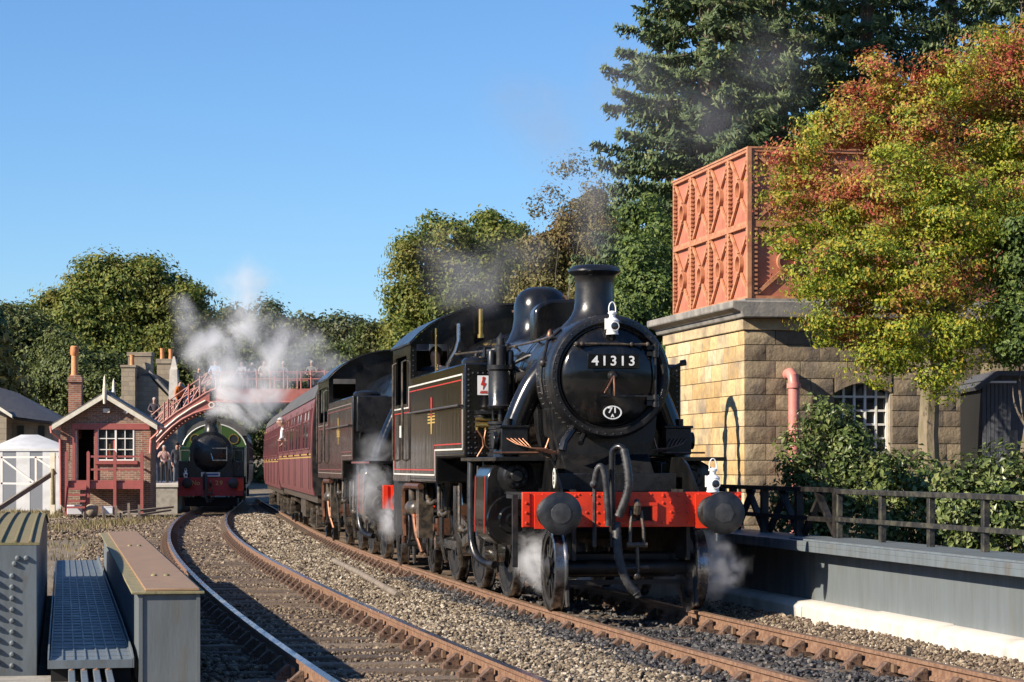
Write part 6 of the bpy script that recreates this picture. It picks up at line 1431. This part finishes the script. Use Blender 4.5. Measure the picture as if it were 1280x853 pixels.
# shrubs behind the right-hand fence
def shrub(label, px_, Y, bl, leaf=.072, dens=22, per=30): 
    broadleaf(label, (PX(px_,Y),Y,.0), [pb(b[0],b[1],b[2],Y+(b[3] if len(b)>3 else 0),.8) for b in bl], dens, per, .20, leaf, GL, 'shrubs behind the right-hand fence', .05, 'bark', 12, .25, 'laurel_shrub', .5, .8)
shrub('tall leafy shrub in front of the tower corner window', 1035, 32.0, [(1030,530,34),(1068,545,28),(1080,590,36),(1000,575,34),(1055,570,40),(1020,620,44),(1075,610,44),(985,620,28),(1060,660,44),(1000,670,40)])
shrub('leafy shrub behind the middle fence posts', 1130, 30.0, [(1110,590,30),(1145,600,36),(1125,640,44),(1170,630,40),(1100,670,40),(1160,680,40)])
shrub('leafy shrub before the grey shed', 1225, 28.5, [(1215,600,34),(1255,590,36),(1200,640,44),(1245,640,44),(1280,620,40),(1230,685,44),(1285,670,44)])
wood('dark evergreen leaning in at the right edge', 1290, 34, [(1285,300,26),(1280,350,30),(1290,400,34),(1278,440,22)], GI, 4.5, 90, .85, .20, 'shrubs behind the right-hand fence')

# grass and weeds
def blades(name, spots, mt, label):
    Vs = []; Fs = []; o = 0
    for x0, x1, y0, y1, n, h in spots:
        X_ = rng.uniform(x0,x1,n); Y_ = rng.uniform(y0,y1,n); Z_ = vzg(Y_) - .24; a = rng.uniform(0,6.28,n); hh = h*rng.uniform(.35,1.2,n); w_ = .012+.010*hh
        dx, dy = np.cos(a), np.sin(a); lean = rng.normal(0,.35,n)*hh
        V = np.stack([np.stack([X_-dx*w_,Y_-dy*w_,Z_],1),np.stack([X_+dx*w_,Y_+dy*w_,Z_],1),np.stack([X_+dy*lean*.4+dx*w_*.6,Y_-dx*lean*.4,Z_+hh*.6],1),np.stack([X_+dy*lean,Y_-dx*lean,Z_+hh],1)],1)
        Vs.append(V.reshape(-1,3)); Fs.append(np.arange(n*4).reshape(-1,4)+o); o += n*4
    ob = link(name, npmesh(name, np.concatenate(Vs), np.concatenate(Fs), mt)); tag(ob, label=label, kind='stuff')
blades('grass', [(-21,-16.4,83,90,3200,.20),(-19,-13,68,84,1600,.10),(-13.6,-11.8,66,86,1500,.24),(-30,-17,89,100,4000,.28),(-11.6,-8.6,46,62,700,.12),(-9,-5.8,34,48,400,.11)], GD, 'dry and green grass around the signal box')

# ------------------------------------------------------------------ people
def person(label, loc, rz, h=1.72, top=(.1,.1,.12), bot=(.05,.06,.09), hair='hair', pose='stand', cap=None, group=None, cat='person'):
    """one continuous skinned body; facing -y before the turn"""
    J = {'pel':(0,0,.96),'sp':(0,.0,1.14),'ch':(0,.01,1.34),'nk':(0,.0,1.485),'hd':(0,-.015,1.56),'hc':(0,-.02,1.645),'ht':(0,-.01,1.72)}
    for s, n in ((-1,'l'),(1,'r')):
        J['sh'+n] = (s*.18,.01,1.42); J['el'+n] = (s*.25,.02,1.13); J['wr'+n] = (s*.245,-.06,.89); J['ha'+n] = (s*.24,-.075,.82)
        J['hp'+n] = (s*.095,0,.92); J['kn'+n] = (s*.105,-.02,.50); J['an'+n] = (s*.11,.02,.09); J['to'+n] = (s*.125,-.14,.035)
    if pose == 'photo':
        for s, n in ((-1,'l'),(1,'r')): J['el'+n] = (s*.27,-.16,1.20); J['wr'+n] = (s*.09,-.30,1.42); J['ha'+n] = (s*.05,-.31,1.49)
    if pose == 'salute': J['elr'] = (.33,-.10,1.36); J['wrr'] = (.17,-.20,1.54); J['har'] = (.12,-.20,1.60)
    if pose == 'rail':
        for s, n in ((-1,'l'),(1,'r')): J['el'+n] = (s*.27,-.12,1.18); J['wr'+n] = (s*.17,-.34,1.10); J['ha'+n] = (s*.13,-.40,1.10)
    if pose == 'lean':
        for k in ('sp','ch','nk','hd','hc','ht','shl','shr'): x,y,z = J[k]; dz = z-.96; J[k] = (x, y-.62*dz, .96+dz*.80)
        J['ell'] = (-.27,-.28,1.06); J['wrl'] = (-.12,-.42,1.0); J['hal'] = (-.05,-.44,.99); J['elr'] = (.27,-.26,1.04); J['wrr'] = (.16,-.40,.92); J['har'] = (.11,-.42,.88)
    E_ = [('pel','sp'),('sp','ch'),('ch','nk'),('nk','hd'),('hd','hc'),('hc','ht')]
    for n in 'lr': E_ += [('ch','sh'+n),('sh'+n,'el'+n),('el'+n,'wr'+n),('wr'+n,'ha'+n),('pel','hp'+n),('hp'+n,'kn'+n),('kn'+n,'an'+n),('an'+n,'to'+n)]
    RAD = {'pel':(.155,.115),'sp':(.145,.105),'ch':(.165,.115),'nk':(.058,.058),'hd':(.075,.085),'hc':(.082,.098),'ht':(.055,.065),'sh':(.075,.07),'el':(.052,.05),'wr':(.034,.03),'ha':(.040,.022),'hp':(.095,.095),'kn':(.068,.068),'an':(.05,.05),'to':(.045,.032)}
    F_ = {}
    for s, n in ((-1,'l'),(1,'r')):                                   # five fingers from each palm
        w_, p = Vector(J['wr'+n]), Vector(J['ha'+n]); d = (p-w_).normalized(); a = Vector((0,1,0)) if abs(d.y) < .8 else Vector((1,0,0)); a = (a-d*a.dot(d)).normalized()
        for i, (o_, l_) in enumerate(((-.030,.062),(-.010,.075),(.010,.070),(.028,.055))):
            J[f'f{n}{i}'] = tuple(p+a*o_+d*.03); J[f'g{n}{i}'] = tuple(p+a*o_*1.1+d*(.03+l_)+Vector((-s*.012,-.006,0))); E_ += [('ha'+n,f'f{n}{i}'),(f'f{n}{i}',f'g{n}{i}')]
        J[f't{n}'] = tuple(w_.lerp(p,.5)-a*.055+d*.02); E_ += [('wr'+n,f't{n}')]
    J['ns'] = (J['hc'][0], J['hc'][1]-.115, J['hc'][2]-.02); E_ += [('hc','ns')]
    ks = list(J); ix = {k:i for i,k in enumerate(ks)}
    me = bpy.data.meshes.new('person'); me.from_pydata([J[k] for k in ks], [(ix[a],ix[b]) for a,b in E_], [])
    o = bpy.data.objects.new('person', me); COL.objects.link(o)
    o.modifiers.new('skin','SKIN'); 
    for i, k in enumerate(ks):
        r = RAD.get(k) or RAD.get(k[:2]) or (.010,.010)
        if k[0] in 'fgt' and k[:2] not in ('to',): r = (.010,.010)
        if k == 'ns': r = (.014,.014)
        me.skin_vertices[0].data[i].radius = r; me.skin_vertices[0].data[i].use_root = (k == 'pel')
    sb2 = o.modifiers.new('sub','SUBSURF'); sb2.levels = 1; sb2.render_levels = 1
    bpy.context.view_layer.update(); dg = bpy.context.evaluated_depsgraph_get(); m2 = bpy.data.meshes.new_from_object(o.evaluated_get(dg)); bpy.data.objects.remove(o)
    m2.name = 'person'; m2.materials.clear()
    for m_ in (cloth('coat_cloth', top), cloth('trouser_cloth', bot), K['skin'], K['soot']): m2.materials.append(m_)
    # clothing by region: nearest bone
    segs = [(Vector(J[a]),Vector(J[b]),(2 if (a in ('nk','hd','hc') or a[:2] in ('wr','ha') or a[0] in 'fgt' and a[:2] not in ('to',)) else 3 if a[:2]=='an' else 1 if (a in () or a[:2] in ('hp','kn') or (a=='pel' and b[:2]=='hp')) else 0)) for a,b in E_]
    for p in m2.polygons:
        c = p.center; best = 9; mi = 0
        for a, b, k in segs:
            ab = b-a; u = max(0,min(1,(c-a).dot(ab)/max(ab.length_squared,1e-9))); dd = (c-(a+ab*u)).length
            if dd < best: best = dd; mi = k
        p.material_index = mi; p.use_smooth = True
    t = link('person', m2, None, loc, rz); t.scale = (h/1.75,)*3; tag(t, label, cat, group)
    hc = Vector(J['hc'])
    hb = MB().ball((0,0,0),(.092,.108,.10),12,8); hb.v = [v for v in hb.v]; hb.v = [(v[0],v[1]+.015,max(v[2],-.045 if v[1] > -.01 else .035)) for v in hb.v]; hb.v = [(v[0]+hc.x,v[1]+hc.y,v[2]+hc.z+.018) for v in hb.v]
    part('hair', hb, K[hair], t)
    if cap:
        cb_ = MB().lathe([(.102,0),(.108,.04),(.125,.075),(.10,.095),(0,.10)], (hc.x,hc.y,hc.z+.045), (0,0,1), 16).prism([(-.07,-.09),(.07,-.09),(.05,-.17),(-.05,-.17)], .045, .055, 'xy'); 
        for i in range(len(cb_.v)-8, len(cb_.v)): v = cb_.v[i]; cb_.v[i] = (v[0]+hc.x, v[1]+hc.y+.01, v[2]+hc.z)
        part('cap', cb_, cloth('cap_cloth', cap), t)
    return t
PT = PZ(606,PY); GP = 'people waiting on the platform'
def onplat(px, Y): return (PX(px,Y), Y, PT)
person('person in a dark blue coat at the platform edge by the brick wall', onplat(193.5,106), R(20), 1.76, (.02,.03,.06), (.05,.07,.12), group=GP)
person('person in a pale pink top raising a camera on the platform', onplat(205,106), R(10), 1.66, (.45,.30,.27), (.015,.015,.02), 'hairg', 'photo', group=GP)
person('person in a dark uniform coat and cap on the platform', onplat(221,107), R(25), 1.76, (.03,.032,.045), (.10,.12,.16), pose='salute', cap=(.02,.02,.025), group=GP)
person('small person in dark clothes behind the camera holder', onplat(212.5,107.5), R(-10), 1.25, (.02,.02,.035), (.02,.02,.03), group=GP)
# footbridge: on the stairs and on the deck
GB = 'people on the red footbridge'
def onbridge(px, py, dy=.7): p = at(px,py,YF); return (p.x, YF+dy, p.z)
DZ = 499
person('person in an orange jacket climbing the footbridge stairs', onbridge(222,523), R(50), 1.72, (.60,.16,.03), (.02,.03,.05), group=GB)
person('grey haired person low on the footbridge stairs', onbridge(190,545), R(10), 1.74, (.06,.05,.06), (.05,.05,.07), 'hairg', 'rail', group=GB)
person('person in black high on the footbridge stairs', onbridge(246,506), R(30), 1.72, (.02,.02,.025), (.03,.03,.04), group=GB)
for i,(px_, tp_, bo_, hr, hh, lb) in enumerate(((268,(.25,.40,.60),(.05,.07,.12),'hair',1.78,'person in pale blue at the head of the footbridge stairs'),(301,(.55,.55,.53),(.03,.03,.05),'hair',1.74,'person in white above the green engine chimney'),
     (313,(.28,.30,.30),(.05,.05,.06),'hairg',1.66,'grey haired person in grey on the footbridge deck'),(329,(.40,.36,.30),(.05,.05,.08),'hair',1.76,'person in tan near the middle of the footbridge'),(336,(.12,.14,.20),(.03,.03,.04),'hair',1.68,'person in navy near the middle of the footbridge'),
     (352,(.16,.17,.20),(.02,.02,.03),'hairg',1.72,'grey haired person in charcoal above the coaches'),(389,(.20,.19,.17),(.05,.05,.06),'hairg',1.74,'person in brown at the right of the footbridge'),(397,(.45,.05,.07),(.03,.03,.04),'hair',1.66,'person in dark red farthest right on the footbridge'))):
    person(lb, onbridge(px_, DZ, .35+.25*(i%3)), R(random.uniform(-25,25)), hh, tp_, bo_, hr, 'rail', group=GB)
# passenger leaning out of the coach and the driver in the cab
MC = Matrix.Translation(coachA.location) @ Matrix.Rotation(coachA.rotation_euler.z, 4, 'Z')
person('passenger in a white shirt leaning out of a coach window', MC @ Vector((-1.0,17.1,1.32)), coachA.rotation_euler.z + R(-68), 1.78, (.78,.78,.80), (.03,.03,.05), 'hairg', 'lean')
person('driver in dark overalls looking out of the cab of 41313', M_ @ Vector((-.93,8.90,1.45)), TH + R(-28), 1.76, (.02,.025,.045), (.02,.025,.045), 'hair', 'stand')

# ------------------------------------------------------------------ steam and smoke (volumes with real extent)
def plume(name, label, blobs, dens, scale, color, lo=.42, hi=.72, aniso=.2, distort=.6, detail=4.0, rate=1.0, warp=.5):
    m = bpy.data.materials.new(name); m.use_nodes = True; n = m.node_tree.nodes; l = m.node_tree.links; n.clear()
    out = n.new('ShaderNodeOutputMaterial'); pv = n.new('ShaderNodeVolumePrincipled'); l.new(pv.outputs[0], out.inputs['Volume'])
    pv.inputs['Color'].default_value = C(color); pv.inputs['Anisotropy'].default_value = aniso
    tc = n.new('ShaderNodeTexCoord'); acc = None
    wz = n.new('ShaderNodeTexNoise'); wz.inputs['Scale'].default_value = scale*.7; wz.inputs['Detail'].default_value = 2; l.new(tc.outputs['Object'], wz.inputs[0])
    ws = n.new('ShaderNodeVectorMath'); ws.operation = 'SUBTRACT'; l.new(wz.outputs['Color'], ws.inputs[0]); ws.inputs[1].default_value = (.5,.5,.5)
    wm = n.new('ShaderNodeVectorMath'); wm.operation = 'SCALE'; l.new(ws.outputs[0], wm.inputs[0]); wm.inputs['Scale'].default_value = warp
    wp = n.new('ShaderNodeVectorMath'); wp.operation = 'ADD'; l.new(tc.outputs['Object'], wp.inputs[0]); l.new(wm.outputs[0], wp.inputs[1])
    for (c, r, w_) in blobs:
        sub = n.new('ShaderNodeVectorMath'); sub.operation = 'SUBTRACT'; l.new(wp.outputs[0], sub.inputs[0]); sub.inputs[1].default_value = c
        dv = n.new('ShaderNodeVectorMath'); dv.operation = 'DIVIDE'; l.new(sub.outputs[0], dv.inputs[0]); dv.inputs[1].default_value = r
        ln = n.new('ShaderNodeVectorMath'); ln.operation = 'LENGTH'; l.new(dv.outputs[0], ln.inputs[0])
        mr = n.new('ShaderNodeMapRange'); mr.interpolation_type = 'SMOOTHSTEP'; mr.inputs[1].default_value = 1; mr.inputs[2].default_value = 0; mr.inputs[3].default_value = 0; mr.inputs[4].default_value = w_
        l.new(ln.outputs['Value'], mr.inputs[0])
        if acc is None: acc = mr.outputs[0]
        else:
            a = n.new('ShaderNodeMath'); a.operation = 'MAXIMUM'; l.new(acc, a.inputs[0]); l.new(mr.outputs[0], a.inputs[1]); acc = a.outputs[0]
    nz = n.new('ShaderNodeTexNoise'); nz.inputs['Scale'].default_value = scale; nz.inputs['Detail'].default_value = detail; nz.inputs['Roughness'].default_value = .6; nz.inputs['Distortion'].default_value = distort
    l.new(tc.outputs['Object'], nz.inputs[0])
    mr = n.new('ShaderNodeMapRange'); mr.inputs[1].default_value = lo; mr.inputs[2].default_value = hi; mr.inputs[3].default_value = 0; mr.inputs[4].default_value = 1; l.new(nz.outputs[0], mr.inputs[0])
    mu = n.new('ShaderNodeMath'); mu.operation = 'MULTIPLY'; l.new(acc, mu.inputs[0]); l.new(mr.outputs[0], mu.inputs[1])
    m2 = n.new('ShaderNodeMath'); m2.operation = 'MULTIPLY'; l.new(mu.outputs[0], m2.inputs[0]); m2.inputs[1].default_value = dens; l.new(m2.outputs[0], pv.inputs['Density'])
    lo_ = [min(c[i]-r[i] for c,r,_ in blobs) for i in range(3)]; hi_ = [max(c[i]+r[i] for c,r,_ in blobs) for i in range(3)]
    ce = [(a+b)/2 for a,b in zip(lo_,hi_)]; me = MB().box(lo_[0],hi_[0],lo_[1],hi_[1],lo_[2],hi_[2]).mesh(name, m)
    o = link(name, me); tag(o, label, kind='stuff')
    try: m.cycles.volume_step_rate = rate
    except Exception: pass
    return o
def vb(px, py, rx, rz, Y, w_=1.0, ry=None):
    p = at(px,py,Y); a = rx/FPX*Y; b = rz/FPX*Y; return (tuple(p), (a, ry or (a+b)/2, b), w_)
SW = (.965,.970,.985)
plume('steam_plume', 'white steam rolling up from the green engine', [vb(*b) for b in ((276,510,18,20,91.5,1.6),(292,498,34,34,91.5,1.8),(322,492,40,32,91.5,1.5),(312,518,30,24,91.5,1.2),(300,468,60,34,92,1.0),(345,452,60,38,92,.60),(268,436,60,40,92,.45),(300,410,56,46,92,.48),(306,378,46,40,92.2,.36),(312,348,44,36,92.5,.26),(365,430,44,44,92,.36),(228,402,30,36,92,.30),(405,470,40,30,92,.30))],
      3.4, .72, SW, .38, .64, .1, 1.3, 8.0, .7, 2.4)
plume('steam_wisp', 'white steam around the leading wheel under the left buffer', [vb(674,704,34,44,26.3,1.0,.35),(vb(724,700,36,34,26.6,.6,.35))], 11, 5.0, SW, .40, .66, .1, 1.4, 6, .8, .4)
plume('steam_wisp', 'white steam beside the right-hand leading wheel', [vb(895,712,46,46,25.9,1.0,.45),vb(875,680,36,28,25.9,.6,.4),vb(836,715,40,40,26.2,.35,.4)], 11, 4.6, SW, .40, .66, .1, 1.4, 6, .8, .45)
plume('steam_wisp', 'white steam between the two engines at wheel height', [vb(487,650,22,32,36.0,1.3,.4),vb(462,612,34,50,38,.45,.5),vb(470,570,26,40,39,.25,.5)], 8, 3.2, SW, .38, .64, .1, 1.4, 6, .8, .5)
plume('smoke_haze', 'faint brownish smoke drifting from the chimney over the trees', [vb(738,300,40,44,29,.45,.7),vb(742,240,50,60,30,.5,1.0),vb(705,190,80,70,32,.45,1.2),vb(660,140,90,80,33,.40,1.4),vb(770,120,90,90,32,.40,1.3),vb(860,150,110,100,33,.35,1.3),vb(960,90,100,80,33,.25,1.3),vb(590,350,80,60,33,.8,1.2),vb(650,320,60,50,33,.5,1.0),vb(560,310,50,40,34,.45,1.2)], 1.25, 1.3, (.58,.58,.62), .38, .72, .1, 1.0, 4, 2.0, .8)
